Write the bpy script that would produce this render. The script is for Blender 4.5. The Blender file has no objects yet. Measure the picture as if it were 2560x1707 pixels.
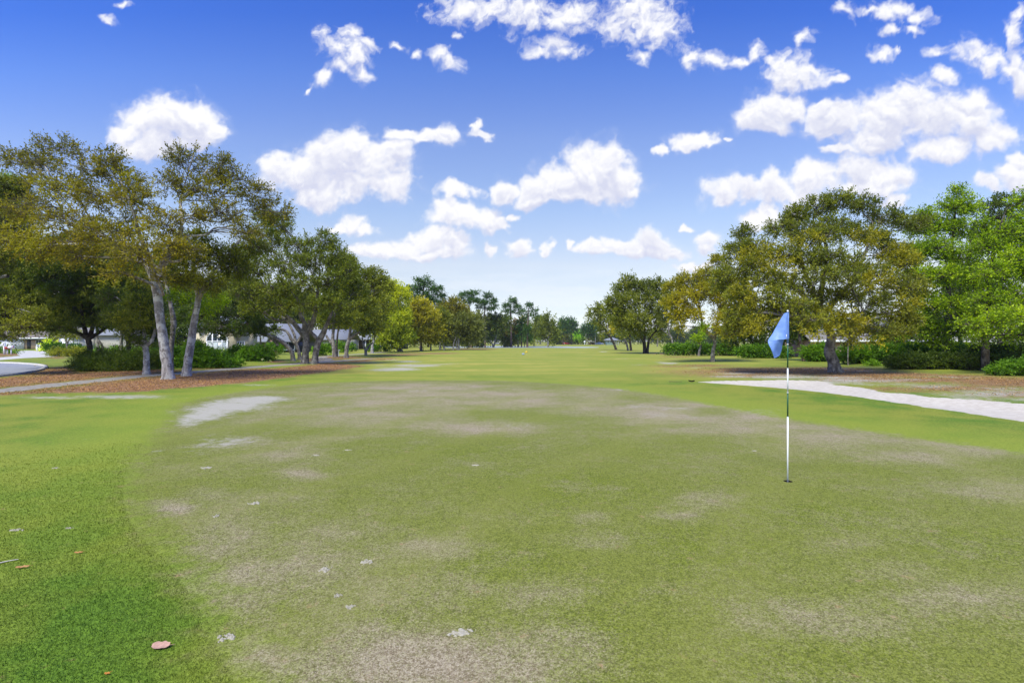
import bpy, math, random
import numpy as np
from mathutils import Vector, Matrix
from mathutils.geometry import delaunay_2d_cdt

# ------------------------------------------------------------------ camera, sun, sky, exposure
SC = bpy.context.scene
COL = SC.collection
F, HZ, CX, EYE = 1300.0, 853.5, 1280.0, 1.76      # focal length in px of a 2560 px wide picture, horizon row, centre column, eye height
cam = bpy.data.cameras.new('camera'); camo = bpy.data.objects.new('camera', cam); COL.objects.link(camo)
cam.sensor_width = 36.0; cam.lens = 36.0 * F / 2560.0; cam.clip_start = 0.05; cam.clip_end = 6000
camo.location = (0, 0, EYE); camo.rotation_euler = (math.radians(90), 0, 0)
SC.camera = camo
SC.view_settings.view_transform = 'Standard'; SC.view_settings.look = 'None'
SC.view_settings.gamma = 1.0; SC.view_settings.use_curve_mapping = False
SC.view_settings.exposure = 0.35
SC.cycles.max_bounces = 8; SC.cycles.diffuse_bounces = 5; SC.cycles.transmission_bounces = 6; SC.cycles.transparent_max_bounces = 8
try: SC.cycles.use_denoising = True
except Exception: pass

SUN_EL, SUN_AZ = math.radians(57), math.radians(208)    # azimuth clockwise from +Y: behind the camera, a little to the left
sd = Vector((math.sin(SUN_AZ) * math.cos(SUN_EL), math.cos(SUN_AZ) * math.cos(SUN_EL), math.sin(SUN_EL)))
sl = bpy.data.lights.new('sun', 'SUN'); sl.energy = 4.5; sl.angle = math.radians(24); sl.color = (1.0, 0.965, 0.80)
so = bpy.data.objects.new('sun', sl); COL.objects.link(so); so.rotation_euler = sd.to_track_quat('Z', 'Y').to_euler()

class NT:
    """small helper for writing node graphs"""
    def __init__(s, nt): s.t = nt; s.n = nt.nodes; s.l = nt.links; s.n.clear()
    def new(s, typ, **kw):
        n = s.n.new(typ)
        for k, v in kw.items(): setattr(n, k, v)
        return n
    def put(s, sock, v):
        if v is None: return
        if isinstance(v, bpy.types.NodeSocket): s.l.new(v, sock)
        else:
            if isinstance(v, (tuple, list)) and len(sock.default_value) == 4 and len(v) == 3: v = (*v, 1)
            sock.default_value = v
    def m(s, op, a, b=None, c=None, clamp=False):
        n = s.new('ShaderNodeMath', operation=op, use_clamp=clamp)
        s.put(n.inputs[0], a); s.put(n.inputs[1], b); s.put(n.inputs[2], c)
        return n.outputs[0]
    def v(s, op, a, b=None, c=None):
        n = s.new('ShaderNodeVectorMath', operation=op)
        s.put(n.inputs[0], a); s.put(n.inputs[1], b); s.put(n.inputs[2], c)
        return n.outputs['Value'] if op in ('LENGTH', 'DOT_PRODUCT', 'DISTANCE') else n.outputs[0]
    def ss(s, x, lo, hi, a=0.0, b=1.0):
        n = s.new('ShaderNodeMapRange', interpolation_type='SMOOTHSTEP')
        s.put(n.inputs['Value'], x); s.put(n.inputs['From Min'], lo); s.put(n.inputs['From Max'], hi)
        s.put(n.inputs['To Min'], a); s.put(n.inputs['To Max'], b)
        return n.outputs[0]
    def mix(s, f, a, b, mode='MIX'):
        n = s.new('ShaderNodeMix', data_type='RGBA', blend_type=mode)
        s.put(n.inputs[0], f); s.put(n.inputs[6], a); s.put(n.inputs[7], b)
        return n.outputs[2]
    def noise(s, vec, scale, detail=4.0, rough=0.55, dist=0.0, color=False):
        n = s.new('ShaderNodeTexNoise')
        s.put(n.inputs['Vector'], vec); n.inputs['Scale'].default_value = scale; n.inputs['Detail'].default_value = detail
        n.inputs['Roughness'].default_value = rough; n.inputs['Distortion'].default_value = dist
        return n.outputs['Color' if color else 'Fac']
    def voro(s, vec, scale, out='Distance', rand=1.0):
        n = s.new('ShaderNodeTexVoronoi'); s.put(n.inputs['Vector'], vec); n.inputs['Scale'].default_value = scale
        n.inputs['Randomness'].default_value = rand
        return n.outputs[out]
    def ramp(s, f, stops, interp='LINEAR'):
        n = s.new('ShaderNodeValToRGB'); s.put(n.inputs[0], f); r = n.color_ramp; r.interpolation = interp
        while len(r.elements) < len(stops): r.elements.new(0.5)
        for e, (p, c) in zip(r.elements, stops): e.position = p; e.color = (*c, 1)
        return n.outputs[0]
    def attr(s, name): return s.new('ShaderNodeAttribute', attribute_name=name).outputs['Fac']
    def pos(s): return s.new('ShaderNodeNewGeometry').outputs['Position']
    def obj(s): return s.new('ShaderNodeTexCoord').outputs['Object']
    def bump(s, h, strength=0.3, dist=0.02):
        n = s.new('ShaderNodeBump'); s.put(n.inputs['Height'], h); n.inputs['Strength'].default_value = strength
        n.inputs['Distance'].default_value = dist; return n.outputs[0]
    def principled(s, color, rough=0.8, normal=None, **kw):
        n = s.new('ShaderNodeBsdfPrincipled'); s.put(n.inputs['Base Color'], color); s.put(n.inputs['Roughness'], rough)
        n.inputs['Specular IOR Level'].default_value = kw.pop('spec', 0.2)
        if normal is not None: s.l.new(normal, n.inputs['Normal'])
        for k, v in kw.items(): s.put(n.inputs[k], v)
        o = s.new('ShaderNodeOutputMaterial'); s.l.new(n.outputs[0], o.inputs[0]); return n

def material(name):
    m = bpy.data.materials.new(name); m.use_nodes = True
    return m, NT(m.node_tree)

# ---- sky: physical sky, tinted, with cumulus clouds defined by direction
S1 = lambda L: [(x * .5442, y * .5442, a * .5442, b * .5442) for x, y, a, b in L]
S2 = lambda L: [(1280 + x * .5442, y * .5442, a * .5442, b * .5442) for x, y, a, b in L]
CLOUDS = S1([(640,560,110,85),(760,555,140,95),(880,550,120,95),(950,600,80,60),(700,670,150,65),(560,620,75,38),(900,640,90,50),
 (1460,700,85,68),(1640,680,75,80),(1560,740,200,110),(1720,770,150,105),(1400,810,200,80),(1255,770,85,55),(1450,890,120,52),(1650,850,220,58),(1810,850,90,55),(1830,690,70,42),
 (1850,620,90,34),(1970,630,80,36),(2070,640,62,50),(2200,585,18,36),(2225,620,40,18),
 (1480,160,38,45),(1560,220,95,62),(1630,260,75,55),(1600,165,50,40),(1690,195,45,28),(1660,340,48,35),(1560,330,55,28),(1470,365,45,30),(1410,400,20,12),
 (2045,235,45,36),(2100,280,40,38),(1850,195,36,16),(1945,225,22,18),(2120,155,18,20),
 (2120,30,120,60),(2250,30,150,55),(2350,50,100,60),
 (1560,1030,55,28),(1640,1015,78,48),(1690,1040,60,38),
 (1730,1140,110,50),(1850,1150,120,50),(1980,1110,90,60),(2060,1140,75,60),(1950,1180,150,28),
 (2040,990,80,58),(2120,1010,90,60),(2240,1015,85,55),(2300,1020,50,40),
 (2110,895,85,33),(2280,880,60,45),(2340,900,40,36),(2260,1145,34,30),(575,20,30,16),(500,95,30,20)]) + S2([
 (60,50,120,78),(200,70,130,80),(300,60,62,80),(100,110,60,42),(190,215,88,52),(250,245,90,28),(130,235,50,28),
 (520,60,95,68),(590,110,140,85),(680,150,105,65),(480,130,75,50),(600,30,90,60),(600,260,40,28),
 (840,260,48,50),(940,265,60,36),(1030,260,60,26),(1130,225,48,36),
 (1370,170,45,32),(1250,270,65,48),(1300,320,105,75),(1380,330,65,55),(1480,360,38,24),(1300,380,65,42),
 (1720,60,80,26),(1770,40,100,38),(1880,55,58,28),(1620,50,65,14),(1740,120,58,24),(1880,110,45,16),(1510,45,38,26),
 (1700,235,75,30),(1790,215,22,14),
 (2110,220,80,58),(2200,280,110,66),(2300,310,80,80),(2330,370,60,66),(2320,140,40,60),(2330,60,40,36),(1970,215,38,22),(1970,340,45,40),
 (1215,510,125,78),(1130,560,95,58),(1310,500,70,68),(1200,590,95,38),
 (1820,460,130,88),(1700,540,180,86),(1500,560,125,76),(1440,500,48,38),(1950,540,195,105),(2080,580,120,88),(2200,640,100,66),(1650,640,140,70),(2000,690,150,72),(1480,690,58,18),(2100,480,76,46),
 (100,870,85,76),(200,830,145,85),(330,780,108,118),(430,770,98,108),(500,840,78,78),(300,890,250,56),(100,920,66,42),(560,880,42,26),
 (680,690,33,20),(830,650,88,42),(860,680,86,24),(985,660,24,10),
 (975,880,78,62),(1080,880,68,46),(1200,870,90,70),(1330,840,90,76),(1400,820,78,62),(1260,900,200,36),
 (1580,790,98,72),(1680,830,185,66),(1760,810,98,76),(1650,870,165,46),(1750,945,78,33),
 (2200,840,58,42),(2310,800,78,56),(2330,730,58,38),(1170,970,48,56),(1120,1010,58,46),(1280,950,58,36),
 (50,1130,58,44),(30,1000,34,20),(165,1145,26,33),(265,1130,18,28),
 (500,1130,88,42),(380,1155,88,32),(650,1120,78,46),(560,1160,195,28),(720,1150,38,24),
 (815,1060,28,16),(920,1110,55,30),(900,1150,38,28),(810,1225,78,20)])

def sky_color(n, d):
    """colour of the clear sky along direction d: physical sky with a tint by height"""
    sx = n.new('ShaderNodeSeparateXYZ'); n.put(sx.inputs[0], d); dz = n.m('DIVIDE', sx.outputs[2], n.m('SQRT', n.m('MAXIMUM', n.m('SUBTRACT', 1.0, n.m('MULTIPLY', sx.outputs[0], sx.outputs[0])), .05)))
    sky = n.new('ShaderNodeTexSky', sky_type='NISHITA'); n.put(sky.inputs[0], d) if sky.inputs else None
    sky.sun_disc = False; sky.sun_elevation = SUN_EL; sky.sun_rotation = SUN_AZ
    sky.altitude = 0; sky.air_density = 1.0; sky.dust_density = 0.6; sky.ozone_density = 2.2
    base = n.v('MULTIPLY', sky.outputs[0], (.233, .233, .233))                # 0.1 times the 2.5 taken out of the ramp
    T = [(0, (1.7, 1.75, 2.2)), (.055, (1.40, 1.30, 1.40)), (.098, (1.54, 1.30, 1.26)), (.145, (1.84, 1.45, 1.30)), (.24, (1.7, 1.52, 1.54)), (.36, (1.45, 1.42, 1.76)),
         (.46, (.92, 1.18, 1.95)), (.535, (.52, .90, 1.96)), (.8, (.38, .8, 2.3))]
    return n.v('MULTIPLY', base, n.ramp(dz, [(p, tuple(c / 2.5 for c in t)) for p, t in T]))
w = bpy.data.worlds.new('World'); SC.world = w; w.use_nodes = True
n = NT(w.node_tree)
bg = n.new('ShaderNodeBackground'); n.put(bg.inputs[0], sky_color(n, n.new('ShaderNodeTexCoord').outputs['Generated'])); bg.inputs[1].default_value = 1.0
ow = n.new('ShaderNodeOutputWorld'); n.l.new(bg.outputs[0], ow.inputs[0])

RNG = np.random.default_rng(7)
_tab = RNG.random((256, 256)).astype(np.float32)
def vnoise(x, y):
    xi = np.floor(x).astype(int); yi = np.floor(y).astype(int); fx = x - xi; fy = y - yi
    fx = fx * fx * fx * (fx * (fx * 6 - 15) + 10); fy = fy * fy * fy * (fy * (fy * 6 - 15) + 10)
    a = _tab[xi & 255, yi & 255]; b = _tab[(xi + 1) & 255, yi & 255]; c = _tab[xi & 255, (yi + 1) & 255]; e = _tab[(xi + 1) & 255, (yi + 1) & 255]
    return (a + (b - a) * fx) * (1 - fy) + (c + (e - c) * fx) * fy
def fbm(x, y, s, octv=5, g=.5, billow=False):
    t = np.zeros_like(x); amp = 1.0; tot = 0
    ca, sa = math.cos(.6), math.sin(.6)
    for k in range(octv):
        v = vnoise(x * s + 17.3 * k, y * s + 5.1 * k)
        if billow: v = 1 - np.abs(2 * v - 1)
        t += amp * v; tot += amp; amp *= g; s *= 2.03
        x, y = ca * x - sa * y, sa * x + ca * y
    return t / tot

def link(name, me, mat=None, parent=None):
    o = bpy.data.objects.new(name, me); COL.objects.link(o)
    if mat is not None: me.materials.append(mat)
    if parent is not None: o.parent = parent
    return o
def tag(o, label=None, cat=None, group=None, kind=None):
    if label: o['label'] = label
    if cat: o['category'] = cat
    if group: o['group'] = group
    if kind: o['kind'] = kind
    return o
def raw_mesh(name, co, loops, starts, smooth=False):
    me = bpy.data.meshes.new(name)
    co = np.ascontiguousarray(co, np.float32).reshape(-1, 3); loops = np.ascontiguousarray(loops, np.int32).ravel()
    me.vertices.add(len(co)); me.vertices.foreach_set('co', co.ravel())
    me.loops.add(len(loops)); me.loops.foreach_set('vertex_index', loops)
    me.polygons.add(len(starts)); me.polygons.foreach_set('loop_start', np.asarray(starts, np.int32))
    if smooth: me.polygons.foreach_set('use_smooth', np.ones(len(starts), bool))
    me.update(calc_edges=True)
    return me
def quads_mesh(name, co, quads, smooth=False):
    quads = np.asarray(quads, np.int32).reshape(-1, 4)
    return raw_mesh(name, co, quads, np.arange(len(quads)) * 4, smooth)
def fattr(me, name, vals, dom='POINT'):
    a = me.attributes.new(name, 'FLOAT', dom); a.data.foreach_set('value', np.ascontiguousarray(vals, np.float32))

# ---- the sky in front as a very large dome at 4 km that carries the clouds; it gives its own light like the sky around it
def sky_dome():
    ang = np.concatenate([np.linspace(-100, -47, 40, endpoint=False), np.linspace(-47, 47, 1150, endpoint=False), np.linspace(47, 100, 40)])
    te = np.concatenate([[-.03, -.01], np.linspace(0.0, .69, 420, endpoint=False), np.geomspace(.69, 2.2, 30)])
    A, E = np.meshgrid(np.radians(ang), te)
    u = np.tan(np.clip(A, -1.25, 1.25)); v = E / np.maximum(np.cos(A), .3)
    co = np.stack([np.sin(A), np.cos(A), E], -1); co /= np.linalg.norm(co, axis=-1, keepdims=True)
    R = 4000.0; xyz = co * R; xyz[..., 2] += EYE
    wx = fbm(u, v, 9, 5, .55) - .5; wy = fbm(u + 31, v + 11, 9, 5, .55) - .5
    w2x = fbm(u + 3, v, 45, 4, .55) - .5; w2y = fbm(u, v + 8, 45, 4, .55) - .5
    pu = u + wx * .055 + w2x * .020; pv = v + wy * .05 + w2y * .016
    best = np.full(u.shape, 9.0)
    for (cx, cy, rx, ry) in CLOUDS:
        cu, cv, ru, rv = (cx - CX) / F, (HZ - cy) / F, rx / F, ry / F
        m = (np.abs(u - cu) < ru * 2.2 + .05) & (np.abs(v - cv) < rv * 2.2 + .05)
        q = np.hypot((pu[m] - cu) / ru, (pv[m] - cv) / rv)
        b = best[m]; h = np.clip(.5 + .5 * (b - q) / .12, 0, 1)
        best[m] = b * (1 - h) + q * h - .12 * h * (1 - h)
    bil = fbm(u, v, 15, 5, .55, True); fine = fbm(pu, pv, 60, 5, .6)
    top = np.clip((v - .44) / .12, 0, 1)                       # high clouds are torn, low ones puffy
    D = best - .06 + .16 * top - (bil - .52) * (1.0 - .45 * top) * .9 + (fine - .5) * (.42 + 1.25 * top)
    sm = lambda x, a, b: (lambda t: t * t * (3 - 2 * t))(np.clip((x - a) / (b - a), 0, 1))
    dens = (1 - sm(D, .52 - .38 * top, 1.22 + .20 * top)) ** .9
    # light from above and behind: compare the depth of the cloud with that a little higher up
    th = np.clip(1.1 - D, 0, 1.2)
    sh = np.zeros_like(th)
    for k, dr in ((6, .45), (14, .35), (26, .3)):
        s2 = np.roll(th, -k, axis=0); s2[-k:] = 0
        sh += dr * np.clip(s2 - th * .55 + .12, 0, 1)
    rel = (fbm(pu, pv, 22, 4, .5, True) - fbm(pu + .003, pv + .008, 22, 4, .5, True)) * 1.6
    big = fbm(pu + 5, pv * 1.6 + 2, 11, 3, .5)
    shade = np.clip(sh * 1.15 - .04 + (big - .48) * 1.2 * th + rel * (.55 + .35 * th), 0, 1)
    veil = sm(D, 1.55, .9) * np.clip(fbm(pu, pv, 30, 5, .6) * 1.8 - .55, 0, 1) * (.25 + .45 * top)
    dens = np.maximum(dens, veil)
    n1, n2 = A.shape
    i = np.arange(n1 - 1)[:, None] * n2 + np.arange(n2 - 1)[None]
    q = np.stack([i, i + n2, i + n2 + 1, i + 1], -1)
    me = quads_mesh('sky', xyz, q, True)
    fattr(me, 'cloud', dens.ravel()); fattr(me, 'shade', shade.ravel())
    mat, n = material('sky_with_clouds')
    d = n.v('NORMALIZE', n.v('SUBTRACT', n.pos(), (0, 0, EYE)))
    base = sky_color(n, d)
    sx = n.new('ShaderNodeSeparateXYZ'); n.put(sx.inputs[0], d)
    wi = n.m('MULTIPLY', n.ss(n.noise(n.v('MULTIPLY', d, (1.5, 1.5, 9)), 3.0, 5, .6), .45, .7), n.m('MULTIPLY', n.ss(sx.outputs[2], .17, .09), n.ss(sx.outputs[2], .0, .06)))
    base = n.mix(n.m('MULTIPLY', wi, .35), base, (.80, .82, .86))
    cc = n.mix(n.attr('shade'), (.80, .80, .82), (.55, .57, .70))
    c = n.mix(n.attr('cloud'), base, cc)
    e = n.new('ShaderNodeEmission'); n.put(e.inputs[0], c); o = n.new('ShaderNodeOutputMaterial'); n.l.new(e.outputs[0], o.inputs[0])
    mat.cycles.emission_sampling = 'NONE'
    tag(link('sky', me, mat), kind='structure')
sky_dome()

# ------------------------------------------------------------------ places
def gy(py): return EYE * F / (py - HZ)                    # distance along +Y of a ground point seen on row py
def gxy(px, py): Y = gy(py); return ((px - CX) / F * Y, Y)
def W(px, py, Y): return np.array([(px - CX) / F * Y, Y, EYE - (py - HZ) / F * Y])
def smooth(x, a, b):
    t = np.clip((x - a) / (b - a), 0, 1); return t * t * (3 - 2 * t)
def spline(P, k=8, closed=False):
    P = np.asarray(P, float); n = len(P); out = []
    for i in range(n if closed else n - 1):
        p0, p1, p2, p3 = (P[(i - 1) % n], P[i], P[(i + 1) % n], P[(i + 2) % n]) if closed else (P[max(i - 1, 0)], P[i], P[i + 1], P[min(i + 2, n - 1)])
        t = np.linspace(0, 1, k, endpoint=False)[:, None]
        out.append(.5 * (2 * p1 + (p2 - p0) * t + (2 * p0 - 5 * p1 + 4 * p2 - p3) * t * t + (3 * p1 - p0 - 3 * p2 + p3) * t ** 3))
    if not closed: out.append(P[-1:])
    return np.concatenate(out)
def seg_dist(px, py, poly, closed=True):
    """distance from points to a polygon line, and whether they lie inside"""
    d2 = np.full(px.shape, 1e12); ins = np.zeros(px.shape, bool); n = len(poly)
    for i in range(n if closed else n - 1):
        ax, ay = poly[i]; bx, by = poly[(i + 1) % n]
        ex, ey = bx - ax, by - ay; L = ex * ex + ey * ey + 1e-12
        t = np.clip(((px - ax) * ex + (py - ay) * ey) / L, 0, 1)
        d2 = np.minimum(d2, (px - ax - t * ex) ** 2 + (py - ay - t * ey) ** 2)
        if closed:
            c = ((ay > py) != (by > py)); ins ^= c & (px < ax + (py - ay) * ex / (ey if abs(ey) > 1e-9 else 1e-9))
    return np.sqrt(d2), ins

# ------------------------------------------------------------------ the ground: one triangulated sheet cut exactly along the outlines of its zones
GREEN = [gxy(*p) for p in [(560,1900),(522,1578),(424,1415),(326,1306),(312,1197),(360,1110),(425,1044),(455,1008),(610,978),(762,960),(980,951),(1180,950),(1306,953),(1470,964),(1632,984),(1850,1026),(2068,1062),(2320,1098),(2560,1132),(3000,1200),(3700,1420)]] + [(9,-1.5),(4,-3.5),(-.5,-2.5),(-1.4,.5)]
BUNKER = [gxy(*p) for p in [(1745,954.0),(1780,957),(1850,962),(1960,970),(2070,982),(2177,996),(2395,1029),(2560,1054),(2800,1090),(3100,1125),(3150,1080),(2900,1035),(2560,1009),(2480,1002),(2400,996),(2330,993),(2270,984),(2215,981),(2150,968),(2090,962),(2050,953),(1960,950),(1880,951),(1815,951.5)]]
MULCH = [gxy(*p) for p in [(-500,1040),(-200,1003),(0,988),(160,982),(330,979),(480,969),(610,957),(720,944),(830,928),(880,920),(905,914),(860,909),(820,906),(780,912),(700,921),(600,925),(520,928),(400,926),(250,922),(130,918),(60,934),(0,944),(-300,975),(-600,1010)]]
PATH_C = [gxy(*p) for p in [(-700,1060),(-400,1015),(0,976),(130,962),(246,951),(350,941),(430,936),(498,930.5),(619,921),(736,911),(800,905.5),(870,899.5),(930,896)]]
PATH2_C = [gxy(*p) for p in [(800,904),(812,897),(800,891),(850,887.5),(906,884.5),(960,880)]]
STREET = [gxy(*p) for p in [(-700,893),(-300,899),(0,906.5),(50,908.5),(90,912),(110,917),(108,922),(90,928),(50,935),(0,941),(-200,962),(-700,1010)]]
DRIVE = [gxy(*p) for p in [(-500,906),(0,899),(60,894.5),(143,891),(150,886),(143,883.5),(100,885.5),(116,882),(108,877),(60,876.5),(40,879),(44,886.5),(52,889.5),(0,893.5),(-500,897)]]
POND = [gxy(*p) for p in [(1120,869.3),(1200,869.6),(1300,869.6),(1400,869.6),(1470,869),(1498,868.2),(1480,867),(1430,866.3),(1380,865.6),(1300,865.3),(1260,865),(1200,865.2),(1120,866)]]
FARSAND = [gxy(*p) for p in [(1214,864.3),(1216,862),(1258,861.6),(1260,864)]]
def ribbon(C, hw, k=6):
    C = spline(C, k); T = np.gradient(C, axis=0); T /= np.linalg.norm(T, axis=1)[:, None] + 1e-9; N = np.stack([-T[:, 1], T[:, 0]], 1)
    jit = 1 + .12 * np.sin(np.arange(len(C)) * 1.7)[:, None]
    return np.concatenate([C + N * hw * jit, (C - N * hw * jit)[::-1]])
CUPX, CUPY = gxy(1970.0, 1202.5)
ZONES = {'cup_hole': np.array([(CUPX + .054 * math.cos(t), CUPY + .054 * math.sin(t)) for t in np.linspace(0, 2 * math.pi, 28, endpoint=False)]),
         'putting_green': spline(GREEN, 8, True), 'sand_bunker': spline(BUNKER, 6, True), 'street': spline(STREET, 6, True),
         'cart_path': ribbon(PATH_C, .72), 'cart_track': ribbon(PATH2_C, .8), 'mulch_bed': spline(MULCH, 6, True), 'driveway': np.array(DRIVE), 'pond': spline(POND, 4, True)}
_r = np.random.default_rng(3)
for k in ('sand_bunker', 'mulch_bed'):
    z = ZONES[k]; dcam = np.hypot(z[:, 0], z[:, 1])[:, None]; ZONES[k] = z + _r.normal(0, 1, z.shape) * .0022 * dcam

def H(x, y):
    x = np.asarray(x, float); y = np.asarray(y, float)
    r = np.hypot(x, y); a = smooth(r, 14, 45)
    h = a * (.05 * np.sin(x * .11 + 1.3) * np.cos(y * .085) + .04 * np.sin(x * .23 + y * .17))
    h = h - smooth(r, 60, 120) * h * .6
    d, ins = seg_dist(x, y, ZONES['sand_bunker'][::3])
    return h - np.where(ins, .16 * smooth(d, 0, .9), 0)

def fields(x, y):
    """what lies where on the ground: distances to zone edges and blobs of wear, sand and litter"""
    sdf = {}
    for k in ('putting_green', 'mulch_bed', 'sand_bunker', 'cart_path'):
        d, ins = seg_dist(x, y, ZONES[k][::1]); sdf[k] = np.where(ins, d, -d)
    # blobs of wear, sand and leaf litter, laid on the ground where they lie
    fy = np.maximum(y, .5); qx = CX + F * x / fy; qy = HZ + F * EYE / fy; front = y > .8
    def blobs(L):
        t = np.zeros_like(x)
        for cx, cy, rx, ry, amp in L: t = np.maximum(t, amp * np.exp(-(((qx - cx) / rx) ** 2 + ((qy - cy) / ry) ** 2)))
        return np.where(front, t, 0)
    sand = blobs([(580,1014,95,17,1.25),(660,996,60,9,1.1),(500,1042,60,14,1.1),(1640,1036,90,12,.48),(1680,1022,70,5,.62),(1900,1030,70,12,.50),(1740,1042,70,6,.45),(1010,975,120,8,.42),(1230,970,90,5,.42),(1270,1062,120,12,.42),(1080,995,90,8,.40),(1590,1016,60,6,.5),(860,1010,90,10,.35),(1560,974,60,3,.5),(625,1003,75,13,1.3),(530,1028,75,18,1.15),(470,1054,42,12,1.0),(560,1105,110,24,.58),(480,1128,60,14,.5),(700,1000,90,6,.6),
        (300,992,150,6,.95),(130,993,110,5,.8),(640,963,60,3,.85),(430,1030,30,10,.5),(395,1128,22,3,.75),(210,1096,40,4,.5),(380,1065,40,4,.45),
        (1000,921,60,5.5,1.15),(1040,912,75,4,1.05),(960,924,55,4,1.0),(1020,903,50,2.5,.9),(1100,909,60,1.6,.75),(930,905,50,3,.6),(980,899,35,3,.6),(1130,907,50,1.5,.5),(950,914,25,6,.6),
        (1672,906.5,32,2.2,1.2),(1650,903,18,1.5,.8),(1740,919,26,1.4,.9),(1596,911,26,1.6,.7),(1560,896,60,1.4,.5),(1508,879,9,1.2,1.0),
        (1960,943,150,5,1.05),(2120,951,110,5,1.0),(1830,941,90,3.5,.85),(1850,934,70,2.6,.9),(1800,930,60,1.6,.7),(1960,940,80,6,.75),(2080,944,120,5,.85),(2200,952,120,8,.72),(2060,956,160,6,.9),(2330,966,120,9,.7),(2480,985,160,14,.78),(2280,950.5,80,2.6,.8),
        (2500,972,120,3,.85),(2350,985,260,5,.62),(2560,998,160,7,.7),(2200,962,120,4,.7),(2390,944,60,1.6,1.0),(2330,941,90,1.4,.8),(2090,921,48,2.0,1.0),(2150,927,60,2.0,.8),(2160,918,60,1.5,.6),(2420,993,120,8,.7),(2600,1000,160,9,.8),
        (1480,859.4,60,1.0,1.2),(1395,859,30,.8,.6),(1542,862.5,14,.8,.9),(1660,871,22,.6,.6)])
    tan = blobs([(900,1040,330,40,.5),(1500,1020,260,30,.55),(1150,985,500,14,.7),(1900,1070,300,26,.6),(700,1120,160,60,.45),(560,1330,130,120,.45),(2250,1140,260,20,.5),(1820,1180,160,30,.3),(2480,1230,160,40,.35),(2100,1560,260,60,.4),(1350,1480,160,50,.4),(1000,1000,250,34,.62),(1200,1070,170,24,.72),(1060,968,240,12,.75),(1500,975,120,8,.5),(1650,1035,110,24,.95),(1900,1035,90,24,.95),(1740,1010,110,10,.8),(1300,1003,220,22,.62),(1780,1050,300,22,.55),
        (2080,1095,260,28,.6),(2350,1110,150,18,.55),(440,1270,60,18,.75),(760,1185,75,16,.75),(720,1240,110,22,.45),(1090,1660,330,95,.95),(1000,1480,250,80,.45),(1400,1600,200,60,.45),(1740,1250,110,30,.6),
        (1560,1210,60,60,.4),(1480,1290,60,16,.5),(2350,1500,260,50,.6),(2200,1430,150,40,.5),(1700,1285,80,18,.65),(1100,1370,150,36,.6),(660,1640,90,60,.5),(600,1440,160,90,.42),(860,1330,200,60,.4),
        (1500,1360,160,26,.45),(2450,1130,160,14,.6),(2100,1360,120,30,.4),(900,1560,140,60,.45),(800,1100,160,14,.5),(1900,1560,120,30,.35),(820,1420,260,90,.35)])
    litter = 1.35 * blobs([(2360,972,260,11,.50),(2150,950,160,7,.5),(2560,985,200,12,.45),(1950,930,340,14,.55),(2300,946,300,13,.62),(2560,956,200,14,.75),(1700,915,130,7,.35),(2010,927,190,9,.95),(1860,925,120,6,.7),(1900,940,200,5,.5),(2200,940,160,9,.95),(2330,948,200,7,.9),(2500,949,200,7,1.0),(2650,955,200,10,1.0),(1760,913,100,5,.45),(1700,893,70,3,.4),(2100,965,150,4,.2),
        (870,901,60,4,.9),(940,897,55,2.6,.8),(850,893,60,3,.8),(1000,887,60,1.8,.9),(1080,883,70,1.6,.9),(1180,872.5,60,1.2,.9),(790,899,40,5,.7),(570,925,130,3,.6),(690,905,30,3,.6),
        (1660,884,50,1.6,.6),(1560,881,40,1.2,.3),(2450,968,120,8,.35),(20,885,60,3,.95),(140,893,25,3,.7),(-60,890,90,4,.95),(100,913,25,4,.5)])
    rich = blobs([(1450,1220,320,50,1),(1750,1370,180,60,1),(2450,1350,170,45,1),(1100,1125,260,26,.8),(2120,1270,230,50,.9),(1900,1190,200,28,.7),(950,1175,200,30,.6),(1330,1400,210,50,.7),(700,1090,120,20,.5),(1560,1560,200,60,.5),(2150,1640,260,50,.7),(650,1200,120,24,.5),(1330,1040,140,16,.6),(1700,1120,160,18,.7)])
    tan = np.clip(tan - .55 * rich, 0, 1.2)
    fair = smooth(y, 18, 34) * smooth(sdf['mulch_bed'], 1, -1) * smooth(np.abs(qx - 1330) - 650, 40, -160)
    lush = blobs([(200,1540,460,210,1),(120,1300,240,120,.35),(100,1680,520,180,1)])
    return {'sd_green': sdf['putting_green'], 'sd_mulch': sdf['mulch_bed'], 'sd_bunker': sdf['sand_bunker'], 'sd_path': sdf['cart_path'], 'sand': sand, 'tan': tan, 'litter': litter, 'fair': fair, 'lush': lush, 'rich': rich}

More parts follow.
